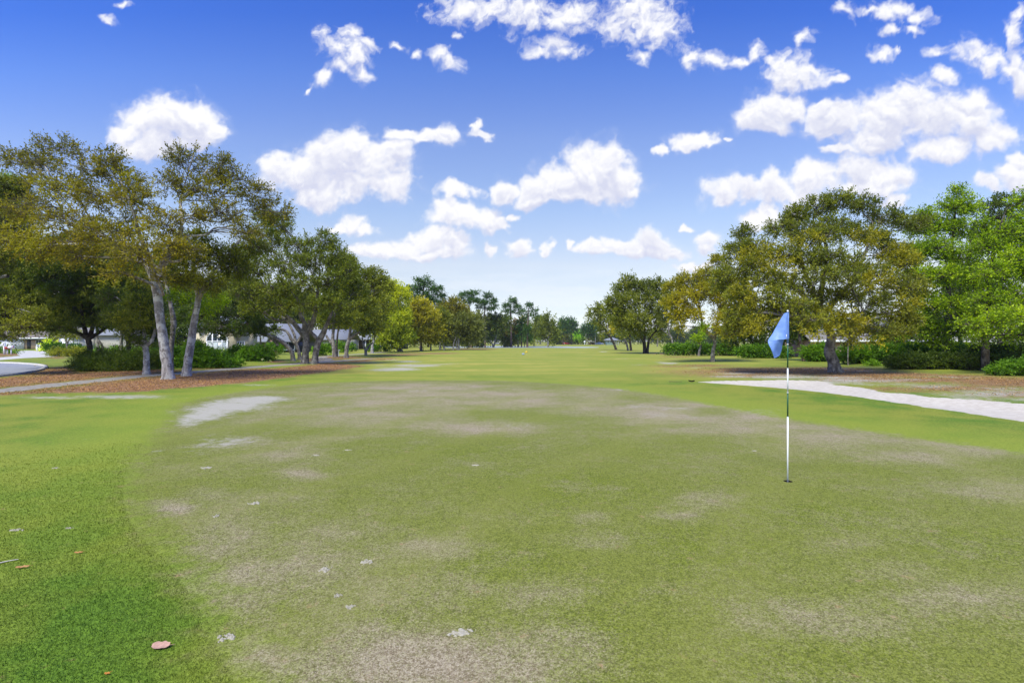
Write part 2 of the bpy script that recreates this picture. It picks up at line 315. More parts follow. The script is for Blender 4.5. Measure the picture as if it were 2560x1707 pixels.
def ground():
    rings = np.concatenate([np.linspace(.6, 2.2, 5, endpoint=False), np.geomspace(2.2, 60, 128, endpoint=False), np.geomspace(60, 3500, 60)])
    pts = []
    for k, r in enumerate(rings):
        fr = np.radians(np.arange(-52, 52, .62 if r < 60 else 1.1) + (.31 if k % 2 else 0)); bk = np.radians(np.arange(56, 304, 6.0))
        for t in (fr, bk): pts.append(np.stack([np.sin(t) * r, np.cos(t) * r], 1))
    P = np.concatenate(pts + [np.zeros((1, 2))])
    edges = []; zp = []; base = 0
    keep = np.ones(len(P), bool)
    for name, z in ZONES.items():
        d, _ = seg_dist(P[:, 0], P[:, 1], z); keep &= d > .0035 * np.hypot(P[:, 0], P[:, 1]) + .004
        # split long sides
        q = []
        for i in range(len(z)):
            a, b = z[i], z[(i + 1) % len(z)]; L = np.linalg.norm(b - a); m = max(1, min(40, int(L / (.05 * (np.hypot(*a) + .3)))))
            q += [a + (b - a) * t for t in np.linspace(0, 1, m, endpoint=False)]
        zp.append(np.array(q)); edges += [(base + i, base + (i + 1) % len(q)) for i in range(len(q))]; base += len(q)
    P = np.concatenate(zp + [P[keep]])
    vs, es, fs, *_ = delaunay_2d_cdt([Vector(p) for p in P], edges, [], 0, 1e-5)
    V = np.array([(v.x, v.y) for v in vs]); T = np.array(fs, np.int64)
    a, b, c = V[T[:, 0]], V[T[:, 1]], V[T[:, 2]]
    flip = ((b - a)[:, 0] * (c - a)[:, 1] - (b - a)[:, 1] * (c - a)[:, 0]) < 0; T[flip] = T[flip][:, ::-1]
    C = (a + b + c) / 3; zone = np.full(len(T), '', object); free = np.ones(len(T), bool)
    for name, z in ZONES.items():
        _, ins = seg_dist(C[:, 0], C[:, 1], z); m = ins & free; zone[m] = name; free &= ~m
    zone[free] = 'ground'
    x, y = V[:, 0], V[:, 1]; r = np.hypot(x, y)
    z = H(x, y)
    FD = fields(x, y)
    gidx = {}
    S = {'putting_green': turf, 'ground': turf, 'mulch_bed': turf, 'sand_bunker': turf, 'cart_path': path_mat, 'cart_track': path_mat, 'street': asphalt, 'driveway': concrete, 'pond': water}
    for name, mat in S.items():
        m = zone == name
        if not m.any(): continue
        idx, inv = np.unique(T[m], return_inverse=True); inv = inv.reshape(-1, 3)
        co = np.stack([x[idx], y[idx], z[idx]], 1)
        if name == 'pond': co[:, 2] = 0
        me = raw_mesh(name, co, inv, np.arange(len(inv)) * 3, True)
        for an, av in FD.items(): fattr(me, an, av[idx])
        tag(link(name, me, mat), kind='structure')

def turf_material():
    m, n = material('turf')
    P = n.pos(); sg, smu, sb, spa = (n.attr(k) for k in ('sd_green', 'sd_mulch', 'sd_bunker', 'sd_path'))
    sand, tan, lit, fair, lush = (n.attr(k) for k in ('sand', 'tan', 'litter', 'fair', 'lush'))
    rich = n.attr('rich')
    Pn = n.v('MULTIPLY', P, (1, 1, .2))
    nA = n.noise(Pn, .9, 5, .6); nB = n.noise(Pn, 5.0, 5, .65); nC = n.noise(Pn, 38.0, 3, .7); nD = n.noise(Pn, 130.0, 2, .7)
    nE = n.noise(n.v('MULTIPLY', P, (1, 1, .2)), .22, 4, .55)
    cellA = n.new('ShaderNodeSeparateColor'); n.put(cellA.inputs[0], n.voro(Pn, 95.0, 'Color')); cellB = n.new('ShaderNodeSeparateColor'); n.put(cellB.inputs[0], n.voro(Pn, 210.0, 'Color'))
    nF = n.noise(Pn, 14.0, 3, .6)
    blade = n.m('ADD', n.m('ADD', n.m('MULTIPLY', nC, .34), n.m('MULTIPLY', nF, .26)), n.m('ADD', n.m('MULTIPLY', cellA.outputs[0], .22), n.m('MULTIPLY', cellB.outputs[0], .18)))
    bl = n.ss(blade, .30, .70)
    # rough / collar grass
    g1 = n.mix(bl, (.034, .078, .006), (.132, .235, .020))
    g2 = n.mix(bl, (.110, .130, .012), (.275, .300, .040))             # yellower, farther turf
    far = n.mix(n.ss(n.m('ADD', n.m('MULTIPLY', nE, .6), n.m('MULTIPLY', nA, .4)), .40, .60), (.235, .255, .034), (.330, .300, .058))
    mid = n.ss(n.m('ADD', nE, n.m('MULTIPLY', n.m('SUBTRACT', nA, .5), .9)), .22, .62)
    grass = n.mix(n.m('ADD', mid, n.m('MULTIPLY', lush, -.8), clamp=True), g1, g2)
    band = n.m('MULTIPLY', n.ss(sg, -3.2, -.4), n.m('SUBTRACT', 1, lush))
    grass = n.mix(n.m('MULTIPLY', band, .7), grass, n.mix(bl, (.125, .170, .014), (.255, .310, .036)))
    streak = n.noise(n.v('MULTIPLY', P, (.05, .35, .1)), 1.0, 3, .5)
    far = n.mix(n.ss(streak, .42, .60), far, (.205, .245, .030))
    grass = n.mix(n.m('MULTIPLY', fair, .92), grass, far)
    # the putting green: thin olive turf with brown, bare mottling
    p1 = n.mix(bl, (.080, .096, .013), (.215, .240, .040))
    p2 = n.mix(bl, (.150, .118, .058), (.390, .335, .215))
    worn = n.m('ADD', n.m('MULTIPLY', tan, 1.0), n.m('MULTIPLY', n.m('SUBTRACT', nB, .5), .8))
    worn = n.m('ADD', worn, n.m('MULTIPLY', n.m('SUBTRACT', nA, .47), 1.5))
    wf = n.ss(n.m('ADD', n.m('ADD', worn, .09), n.m('MULTIPLY', n.m('SUBTRACT', cellA.outputs[1], .5), .45)), -.05, 1.15)
    p1 = n.mix(n.m('MULTIPLY', n.ss(n.m('ADD', n.m('ADD', n.m('MULTIPLY', nA, .5), n.m('MULTIPLY', nE, .5)), n.m('MULTIPLY', rich, .12)), .50, .64), .85), p1, n.mix(bl, (.056, .076, .005), (.195, .235, .018)))
    put = n.mix(wf, p1, p2)
    bare = n.m('MULTIPLY', n.ss(n.m('ADD', worn, n.m('MULTIPLY', n.m('SUBTRACT', cellB.outputs[1], .5), .9)), .75, 1.25), .55)
    put = n.mix(bare, put, n.mix(bl, (.14, .095, .060), (.42, .36, .27)))
    # faint lines left by the mower and by wheels
    mo = n.new('ShaderNodeVectorRotate', rotation_type='Z_AXIS'); n.put(mo.inputs[0], Pn); mo.inputs['Angle'].default_value = .5
    ms = n.new('ShaderNodeSeparateXYZ'); n.put(ms.inputs[0], mo.outputs[0])
    ml = n.m('SINE', n.m('ADD', n.m('MULTIPLY', ms.outputs[0], 2.6), n.m('MULTIPLY', nE, 5.0)))
    put = n.mix(n.m('MULTIPLY', n.ss(ml, .55, 1.0), .22), put, (.20, .21, .045))
    speck = n.m('MULTIPLY', n.ss(n.voro(Pn, 55.0), .18, .06), n.ss(n.noise(Pn, 31.0, 2, .5), .45, .62))
    put = n.mix(n.m('MULTIPLY', speck, n.m('ADD', .30, n.m('MULTIPLY', wf, .45))), put, (.50, .50, .42))
    edge = n.ss(n.m('ADD', sg, n.m('MULTIPLY', n.m('SUBTRACT', nB, .5), 1.3)), -.30, .38)
    col = n.mix(edge, grass, put)
    # leaf litter and mulch
    lc = n.ramp(n.m('ADD', n.m('MULTIPLY', n.noise(Pn, 22.0, 4, .75), .5), n.m('MULTIPLY', nB, .5)), [(.28, (.045, .022, .010)), (.42, (.15, .072, .034)), (.53, (.26, .125, .060)), (.66, (.44, .27, .15))])
    lc = n.mix(n.m('MULTIPLY', n.ss(nA, .42, .66), .55), lc, (.12, .085, .045)); lc = n.mix(n.m('MULTIPLY', n.ss(n.noise(n.v('MULTIPLY', P, (1, .6, 1)), 2.3, 5, .7), .50, .64), .6), lc, (.36, .23, .135))
    lf = n.ss(n.m('ADD', n.m('ADD', lit, n.m('MULTIPLY', n.m('SUBTRACT', nB, .5), 1.6)), n.m('MULTIPLY', n.m('SUBTRACT', nF, .5), 1.0)), .22, .62)
    lf = n.m('MAXIMUM', n.m('MULTIPLY', lf, .88), n.ss(n.m('ADD', smu, n.m('ADD', n.m('MULTIPLY', n.m('SUBTRACT', nA, .5), 2.6), n.m('MULTIPLY', n.m('SUBTRACT', nB, .5), 1.6))), -.35, .5))
    weeds = n.m('MULTIPLY', n.ss(n.m('ADD', nE, n.m('MULTIPLY', nB, .4)), .78, .90), .8)
    lf = n.m('MULTIPLY', lf, n.m('SUBTRACT', 1, weeds))
    verge = n.m('MULTIPLY', n.ss(spa, -1.7, -.2), n.m('SUBTRACT', 1, n.ss(nA, .40, .60)))
    lf = n.m('MULTIPLY', lf, n.m('SUBTRACT', 1, n.m('MULTIPLY', verge, .7)))
    col = n.mix(lf, col, lc)
    # sand, blown over the turf
    sf = n.m('ADD', sand, n.m('ADD', n.m('ADD', n.m('MULTIPLY', n.m('SUBTRACT', nB, .5), 1.5), n.m('MULTIPLY', n.m('SUBTRACT', nA, .5), 1.0)), n.m('MULTIPLY', n.m('SUBTRACT', nC, .5), 1.1)))
    sf = n.m('MULTIPLY', n.ss(sf, .34, 1.05), n.ss(sand, .02, .3))
    sc = n.mix(n.ss(nD, .3, .7), (.31, .29, .235), (.42, .395, .33))
    col = n.mix(n.m('MULTIPLY', sf, .9), col, sc)
    bk = n.ss(n.m('ADD', sb, n.m('MULTIPLY', n.m('SUBTRACT', nB, .5), .45)), -.06, .05)
    bc = n.mix(n.ss(nB, .35, .65), (.43, .385, .31), (.50, .46, .38))
    straw = n.m('MULTIPLY', n.ss(n.noise(Pn, 3.2, 5, .7), .60, .68), n.ss(sb, 1.6, .1))
    col = n.mix(bk, col, bc)
    h = n.m('ADD', n.m('MULTIPLY', nC, .6), n.m('MULTIPLY', nD, .4))
    nb = n.bump(h, .18, .01)
    n.principled(col, .85, nb, spec=.15)
    return m
turf = turf_material()
def simple_noise(name, c1, c2, scale, rough=.85, bump=.2, detail=5, spec=.2, lo=.3, hi=.7, dist=.01):
    m, n = material(name); P = n.pos(); f = n.noise(P, scale, detail, .65)
    n.principled(n.mix(n.ss(f, lo, hi), c1, c2), rough, n.bump(f, bump, dist) if bump else None, spec=spec); return m
path_mat = simple_noise('path_concrete', (.17, .155, .125), (.32, .295, .25), 6)
asphalt = simple_noise('asphalt', (.20, .21, .235), (.27, .285, .315), 3)
concrete = simple_noise('concrete', (.42, .41, .37), (.52, .50, .46), 2)
def water_mat():
    m, n = material('pond_water'); f = n.noise(n.v('MULTIPLY', n.pos(), (.4, 1.2, 1)), 2.0, 3, .6)
    n.principled((.30, .34, .36), .35, n.bump(f, .8, .1), spec=.8); return m
water = water_mat()
ground()
def kerb():
    z = ZONES['street']; n = len(z); T = np.roll(z, -1, 0) - np.roll(z, 1, 0); T /= np.linalg.norm(T, axis=1)[:, None]; N = np.stack([T[:, 1], -T[:, 0]], 1)
    c = z.mean(0); s = np.sign(((z - c) * N).sum(1).mean()); N *= s
    A = z + N * .01; B = z + N * .16; h = H(z[:, 0], z[:, 1])
    prof = [(A, h - .05), (A, h + .10), (B, h + .11), (B, h - .05)]
    co = np.concatenate([np.column_stack([p, hh]) for p, hh in prof]); q = []
    for i in range(n):
        j = (i + 1) % n
        for k in range(3): q.append((k * n + i, k * n + j, (k + 1) * n + j, (k + 1) * n + i))
    tag(link('kerb', quads_mesh('kerb', co, q), concrete), kind='structure')
kerb()

def blades():
    """short upright grass blades near the eye, over the collar and the putting green; they take the colour of the turf they grow on"""
    rg = np.random.default_rng(11); N = 620000
    r = 2.1 * (11.5 / 2.1) ** (rg.random(N) ** .82); t = np.radians(rg.uniform(-46, 46, N)); x, y = r * np.sin(t), r * np.cos(t)
    d, ins = seg_dist(x, y, ZONES['putting_green'][::2]); dc = np.hypot(x - CUPX, y - CUPY)
    keep = (dc > .06) & (rg.random(N) < np.clip((11.5 - r) / 4.5, 0, 1) ** .7) & (~ins | (rg.random(N) < .6)) & (y > 1.6); x, y, r, ins = x[keep], y[keep], r[keep], ins[keep]; n_ = len(x)
    hgt = np.where(ins, .0055, .0105) * rg.uniform(.6, 1.35, n_) * (1 + r * .05); wd = (.0017 + .00055 * r) * rg.uniform(.7, 1.2, n_)
    a = rg.uniform(0, math.pi, n_); ux, uy = np.cos(a) * wd / 2, np.sin(a) * wd / 2; lx, ly = rg.normal(0, .55, (2, n_)) * hgt; z = H(x, y)
    co = np.stack([np.stack([x - ux, y - uy, z - .001], 1), np.stack([x + ux, y + uy, z - .001], 1), np.stack([x + lx, y + ly, z + hgt], 1)], 1).reshape(-1, 3)
    me = raw_mesh('grass', co, np.arange(len(co)), np.arange(n_) * 3)
    for k, v in fields(x, y).items(): fattr(me, k, np.repeat(v, 3))
    tag(link('grass', me, turf), 'short mown grass blades covering the green and its collar near the eye', 'grass', kind='stuff')
blades()

# ------------------------------------------------------------------ plants
def leaf_mat(name, lo, mid, hi, trans=.45):
    m, n = material(name)
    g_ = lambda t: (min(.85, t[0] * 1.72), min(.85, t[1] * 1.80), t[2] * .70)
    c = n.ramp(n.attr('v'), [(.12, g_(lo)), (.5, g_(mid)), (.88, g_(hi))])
    df = n.new('ShaderNodeBsdfDiffuse'); n.put(df.inputs[0], c)
    tr = n.new('ShaderNodeBsdfTranslucent'); n.put(tr.inputs[0], n.v('MULTIPLY', c, (1.1, 1.15, .6)))
    gl = n.new('ShaderNodeBsdfGlossy'); gl.inputs['Roughness'].default_value = .55; n.put(gl.inputs[0], (.5, .5, .45))
    mx = n.new('ShaderNodeMixShader'); mx.inputs[0].default_value = trans; n.l.new(df.outputs[0], mx.inputs[1]); n.l.new(tr.outputs[0], mx.inputs[2])
    m2 = n.new('ShaderNodeMixShader'); m2.inputs[0].default_value = .035; n.l.new(mx.outputs[0], m2.inputs[1]); n.l.new(gl.outputs[0], m2.inputs[2])
    o = n.new('ShaderNodeOutputMaterial'); n.l.new(m2.outputs[0], o.inputs[0]); return m
LM = {k: leaf_mat('leaves_' + k, *v) for k, v in {
    'brown': ((.050, .055, .012), (.125, .112, .016), (.25, .190, .020)),
    'olive': ((.045, .062, .018), (.115, .130, .028), (.23, .215, .040)),
    'oak': ((.042, .058, .014), (.100, .122, .024), (.19, .190, .035)),
    'gold': ((.085, .090, .014), (.220, .195, .018), (.38, .300, .028)),
    'honey': ((.080, .080, .012), (.175, .155, .018), (.30, .250, .026)),
    'lemon': ((.120, .150, .018), (.270, .290, .026), (.42, .400, .045)),
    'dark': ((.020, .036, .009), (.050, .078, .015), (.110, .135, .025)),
    'maple': ((.045, .070, .004), (.150, .225, .006), (.33, .390, .010)),
    'pine': ((.012, .036, .014), (.038, .085, .030), (.075, .140, .050)),
    'grey': ((.045, .055, .028), (.105, .115, .050), (.19, .190, .085)),
    'azalea': ((.018, .050, .008), (.060, .130, .012), (.15, .250, .022)),
    'lime': ((.12, .25, .012), (.28, .46, .020), (.46, .66, .05)),
    'rust': ((.10, .065, .02), (.26, .150, .03), (.40, .230, .05)),
    'flower': ((.55, .55, .55), (.7, .7, .7), (.8, .8, .8))}.items()}
def bark_mat(name, c1, c2, c3, scale=7):
    m, n = material(name); P = n.obj(); Pv = n.v('MULTIPLY', P, (1, 1, .35))
    f = n.noise(Pv, scale, 6, .7); g = n.noise(P, scale * .45, 5, .65)
    c = n.mix(n.ss(f, .40, .60), c1, c2); c = n.mix(n.m('MULTIPLY', n.ss(g, .49, .57), .9), c, c3); c = n.mix(n.m('MULTIPLY', n.ss(n.noise(P, 2.2, 4, .6), .52, .62), .5), c, c1)
    n.principled(c, .9, n.bump(n.m('ADD', f, n.m('MULTIPLY', n.voro(Pv, scale * 2.2), .5)), .8, .03), spec=.1); return m
BM = {'twig': bark_mat('bark_twig', (.055, .045, .030), (.12, .10, .065), (.20, .18, .13)),
      'pale': bark_mat('bark_pale', (.17, .152, .140), (.36, .335, .31), (.52, .51, .47)),
      'mid': bark_mat('bark_mid', (.10, .088, .075), (.22, .20, .175), (.34, .32, .28)),
      'dark': bark_mat('bark_dark', (.025, .022, .018), (.065, .052, .042), (.11, .10, .08)),
      'pine': bark_mat('bark_pine', (.07, .045, .033), (.15, .10, .075), (.22, .18, .15))}

def tubes(P, R, sides):
    """P (m,n,3) centre lines with R (m,n) radii -> vertices, quads"""
    P = np.asarray(P, float); R = np.asarray(R, float); m, k = P.shape[:2]
    T = np.gradient(P, axis=1); T /= np.linalg.norm(T, axis=2, keepdims=True) + 1e-9
    ref = np.where((np.abs(T[:, :1, 2]) > .8)[..., None], np.array([0., 1, 0]), np.array([0., 0, 1]))
    A = np.cross(T, np.broadcast_to(ref, T.shape)); A /= np.linalg.norm(A, axis=2, keepdims=True) + 1e-9
    B = np.cross(T, A)
    t = np.linspace(0, 2 * math.pi, sides, endpoint=False)
    ring = A[:, :, None] * np.cos(t)[None, None, :, None] + B[:, :, None] * np.sin(t)[None, None, :, None]
    V = P[:, :, None] + ring * (R[:, :, None, None] if R.ndim == 2 else R[..., None])
    b = np.arange(m)[:, None, None] * k * sides + np.arange(k - 1)[None, :, None] * sides
    s = np.arange(sides)[None, None]; s2 = (s + 1) % sides
    Q = np.stack([b + s, b + s2, b + s2 + sides, b + s + sides], -1).reshape(-1, 4)
    return V.reshape(-1, 3), Q
class Acc:
    def __init__(s): s.v = []; s.q = []; s.n = 0
    def add(s, V, Q): s.v.append(V); s.q.append(Q + s.n); s.n += len(V)
    def mesh(s, name, smooth=True): return quads_mesh(name, np.concatenate(s.v), np.concatenate(s.q), smooth)

def leaves_at(rng, pos, axis, L, wid=.5, up=.35):
    """rhombic leaves: positions, growth directions, lengths"""
    n = len(pos); ax = axis + rng.normal(0, .55, (n, 3)); ax /= np.linalg.norm(ax, axis=1)[:, None] + 1e-9
    nr = rng.normal(0, 1, (n, 3)); nr[:, 2] = np.abs(nr[:, 2]) + up
    sd_ = np.cross(nr, ax); sd_ /= np.linalg.norm(sd_, axis=1)[:, None] + 1e-9
    L = L[:, None]
    return np.stack([pos, pos + ax * L * .45 + sd_ * L * wid * .5, pos + ax * L, pos + ax * L * .5 - sd_ * L * wid * .5], 1)

def foliage(rng, lobes, leaf, k, cr, nt=7, npt=9, droop=0., zmin=.25, shell=.45, wid=.55, flat=1.0):
    """lobes [(centre, radii, vbias)] -> leaf quads, v values, clump centres with lobe index, twigs"""
    C = []; LI = []; VB = []; OUT = []
    for i, (c, r, vb) in enumerate(lobes):
        c = np.asarray(c, float); r = np.asarray(r, float)
        area = 3.7 * math.pi * r[0] * r[2]
        N = max(3, int(k * area / (.5 * wid * .5 * leaf * leaf * 2) / (nt * npt) + .5))
        d = rng.normal(0, 1, (N, 3)); d /= np.linalg.norm(d, axis=1)[:, None]
        rr = (shell + (1 - shell) * rng.random(N)) ** .75
        re = np.maximum(r - cr * .55, r * .45)
        p = c + d * rr[:, None] * re
        C.append(p); LI.append(np.full(N, i)); VB.append(np.full(N, vb)); OUT.append(d)
    C = np.concatenate(C); LI = np.concatenate(LI); VB = np.concatenate(VB); OUT = np.concatenate(OUT)
    ok = C[:, 2] > zmin; C, LI, VB, OUT = C[ok], LI[ok], VB[ok], OUT[ok]
    n = len(C); vc = rng.normal(0, .11, n) + VB
    S = np.repeat(C, nt, 0) + rng.normal(0, cr * .22, (n * nt, 3)); O = np.repeat(OUT, nt, 0)
    D = O * .55 + rng.normal(0, .55, O.shape) + np.array([0, 0, .25 - droop]); D[:, 2] *= flat; D /= np.linalg.norm(D, axis=1)[:, None] + 1e-9
    TL = cr * rng.uniform(.6, 1.25, n * nt)
    t = np.tile(np.linspace(.15, 1.0, npt), n * nt)
    S2, D2, T2 = np.repeat(S, npt, 0), np.repeat(D, npt, 0), np.repeat(TL, npt)
    pos = S2 + D2 * (t * T2)[:, None] + rng.normal(0, .07, S2.shape) * T2[:, None] - np.array([0, 0, 1]) * ((t * t) * T2 * (.12 + droop))[:, None]
    Q = leaves_at(rng, pos, D2, leaf * rng.uniform(.6, 1.3, len(pos)), wid)
    Q[..., 2] = np.maximum(Q[..., 2], .03)
    v = np.clip(.5 + np.repeat(vc, nt * npt) + rng.normal(0, .09, len(pos)) + (t - .5) * .12, 0, 1)
    return Q, v, C, LI, S, D, TL

def leaf_object(name, Q, v, mat, parent, origin):
    co = (Q.reshape(-1, 3) - origin)
    me = quads_mesh(name, co, np.arange(len(co)).reshape(-1, 4)); fattr(me, 'v', v, 'FACE')
    return link(name, me, mat, parent)

def empty(name, loc):
    o = bpy.data.objects.new(name, None); COL.objects.link(o); o.location = loc; o.empty_display_size = .3; return o

SEED = [100]
def tree(label, base, trunks, lobes, leaves='oak', bark='mid', name='oak_tree', cat='tree', Y=None, k=1.7, group=None, leaf=None, branches=True,
         cr=None, deep=1.0, extra=None, limbs=True, **fk):
    """base (px,py) on the ground (or with distance Y); trunks [[(px,py,width px[,dY]), ...], ...]; lobes [(px,py,rx,ry[,dY[,vbias]])]"""
    SEED[0] += 1; rng = np.random.default_rng(SEED[0])
    if Y is None: Y = gy(base[1])
    bx = (base[0] - CX) / F * Y; origin = np.array([bx, Y, float(H(bx, Y))])
    root = tag(empty(name, origin), label, cat, group)
    leaf = 1.0 * (leaf or max(.085, .0034 * Y)); cr = cr or max(.42, 3.4 * leaf)
    acc = Acc(); acc2 = Acc(); nodes = []
    sides = 14 if Y < 60 else 8
    for ti, tr in enumerate(trunks):
        pts = []
        for q in tr:
            dY = q[3] if len(q) > 3 else 0
            pts.append([*W(q[0], q[1], Y + dY), q[2] / F * (Y + dY) / 2])
        pts = np.array(pts)
        if abs(tr[0][1] - base[1]) < 3 or ti == 0: pts[0, 2] = origin[2] - .08
        S = spline(pts, 7); S[:, 3] = np.maximum(S[:, 3], .015)
        if pts[0, 2] < origin[2] + .1:
            hgt = S[:, 2] - origin[2]; S[:, 3] *= .80 * (1 + .35 * np.exp(-np.maximum(hgt, 0) / .22))
        P = S[:, :3]
        th = np.linspace(0, 2 * math.pi, sides, endpoint=False)
        Rr = S[:, 3][:, None] * (1 + .07 * np.sin(th * 3 + rng.random() * 6 + S[:, 2][:, None] * 1.3) + .05 * rng.normal(0, 1, (len(S), sides)))
        acc.add(*tubes(P[None], Rr[None], sides))
        nodes += [(*p, r, ti, i / len(S)) for i, (p, r) in enumerate(zip(P, S[:, 3]))]
    nodes = np.array(nodes)
    LB = []
    for q in lobes:
        dY = q[4] if len(q) > 4 else 0; vb = q[5] if len(q) > 5 else 0
        yy = Y + dY; c = W(q[0], q[1], yy); rx, rz = q[2] / F * yy, q[3] / F * yy
        LB.append((c, (rx, min(rx, rz * 1.4 + .5) * deep, rz), vb))
    Q, v, C, LI, S, D, TL = foliage(rng, LB, leaf, k, cr, **fk)
    if limbs and len(nodes):
        tops = nodes[(nodes[:, 5] > .55) | (nodes[:, 4] > 0)]
        tops = tops if len(tops) else nodes
        tips = []
        for li, (c, r, vb) in enumerate(LB):
            cost = np.linalg.norm(tops[:, :3] - c, axis=1) + 2.2 * np.maximum(tops[:, 2] - c[2] + .3, 0) - tops[:, 3] * 1.5
            a = tops[np.argmin(cost)]
            L = np.linalg.norm(c - a[:3]); m1 = a[:3] + (c - a[:3]) * .35 + rng.normal(0, .07 * L, 3); m2 = a[:3] + (c - a[:3]) * .7 + rng.normal(0, .07 * L, 3) + np.array([0, 0, .04 * L])
            P = spline(np.array([a[:3], m1, m2, c, c + (c - m2) * .35]), 4); ra = min(a[3] * .5, .02 + .016 * L)
            acc.add(*tubes(P[None], np.linspace(ra, .022, len(P))[None], 7)); tips.append((P, ra))
        if branches:
            B = []; RR = []
            for j in range(len(C)):
                P, ra = tips[LI[j]]; i0 = rng.integers(len(P) // 3, len(P)); a = P[i0]; c = C[j]; L = np.linalg.norm(c - a)
                t = np.linspace(0, 1, 5)[:, None]; line = a + (c - a) * t + np.sin(t * math.pi) * rng.normal(0, .09 * L, 3)
                B.append(line); r0 = min(ra * .5, .008 + .006 * L); RR.append(np.linspace(r0, .005, 5))
            acc2.add(*tubes(np.array(B), np.array(RR), 5))
            if Y < 50:
                E = S + D * TL[:, None] * .9; M = (S + E) / 2; Cc = np.repeat(C, len(S) // len(C), 0)
                acc2.add(*tubes(np.stack([Cc, M, E], 1), np.tile([.006, .005, .003], (len(S), 1)), 3))
    nq = sum(len(q) for q in acc.q)
    if acc2.n: acc.add(np.concatenate(acc2.v), np.concatenate(acc2.q))
    me = acc.mesh('trunk'); mi = np.zeros(len(me.polygons), np.int32); mi[nq:] = 1; co = np.empty(len(me.vertices) * 3, np.float32); me.vertices.foreach_get('co', co)
    me.vertices.foreach_set('co', (co.reshape(-1, 3) - origin).astype(np.float32).ravel())
    link('trunk', me, BM[bark], root); me.materials.append(BM['twig']); me.polygons.foreach_set('material_index', mi)
    leaf_object('crown', Q, v, LM[leaves], root, origin)
    if extra:
        for (lv, L2, kk) in extra:
            LB2 = []
            for q in L2:
                dY = q[4] if len(q) > 4 else 0; yy = Y + dY; c = W(q[0], q[1], yy); LB2.append((c, (q[2] / F * yy, q[2] / F * yy, q[3] / F * yy), 0))
            Q, v, *_ = foliage(rng, LB2, leaf, kk, cr, **fk); leaf_object('crown', Q, v, LM[lv], root, origin)
    return root

def bush(label, base, lobes, leaves='azalea', name='bush', cat='bush', Y=None, k=2.6, leaf=None, group=None, flowers=0, **fk):
    SEED[0] += 1; rng = np.random.default_rng(SEED[0])
    if Y is None: Y = gy(base[1])
    bx = (base[0] - CX) / F * Y; origin = np.array([bx, Y, float(H(bx, Y))])
    root = tag(empty(name, origin), label, cat, group)
    leaf = leaf or max(.07, .0030 * Y); cr = max(.22, 3.2 * leaf)
    LB = []
    for q in lobes:
        dY = q[4] if len(q) > 4 else 0; yy = Y + dY; c = W(q[0], q[1], yy); rx, rz = q[2] / F * yy, q[3] / F * yy
        LB.append((c, (rx, min(rx, max(rz, .8)), rz), q[5] if len(q) > 5 else 0))
    Q, v, C, LI, S, D, TL = foliage(rng, LB, leaf, k, cr, zmin=.05, shell=.5, **fk)
    acc = Acc(); n = len(C); t = np.linspace(0, 1, 4)[None, :, None]
    o_ = np.argsort(C[:, 0]); ym = np.interp(C[:, 0], C[o_, 0], np.convolve(np.pad(C[o_, 1], 4, 'edge'), np.ones(9) / 9, 'valid')); foot = np.stack([C[:, 0] * .75 + .25 * bx, ym, np.full(n, -.03)], 1)
    line = foot[:, None] + (C - foot)[:, None] * t + np.sin(t * math.pi) * rng.normal(0, .06, (n, 1, 3))
    sel = rng.random(n) < .5; sel[:2] = True
    acc.add(*tubes(line[sel], np.tile(np.linspace(.018, .006, 4), (sel.sum(), 1)), 4))
    xs = np.linspace(C[:, 0].min(), C[:, 0].max(), 8) * .75 + .25 * bx; fp = np.stack([xs, np.interp(xs, np.sort(foot[:, 0]), foot[np.argsort(foot[:, 0]), 1]), np.full(8, -.04)], 1); acc.add(*tubes(fp[None], np.full((1, 8), .03), 5))
    foot_ok = True
    me = acc.mesh('stem'); co = np.empty(len(me.vertices) * 3, np.float32); me.vertices.foreach_get('co', co)
    me.vertices.foreach_set('co', (co.reshape(-1, 3) - origin).astype(np.float32).ravel())
    link('stem', me, BM['dark'], root)
    leaf_object('foliage', Q, v, LM[leaves], root, origin)
    if flowers:
        sel = rng.choice(len(S), min(flowers, len(S)), replace=False); c = S[sel] + D[sel] * TL[sel][:, None]
        P = np.repeat(c, 7, 0) + rng.normal(0, .05, (len(c) * 7, 3)); Qf = leaves_at(rng, P, rng.normal(0, 1, P.shape), np.full(len(P), .13), .9)
        leaf_object('blossom', Qf, rng.random(len(P)), LM['flower'], root, origin)
    return root

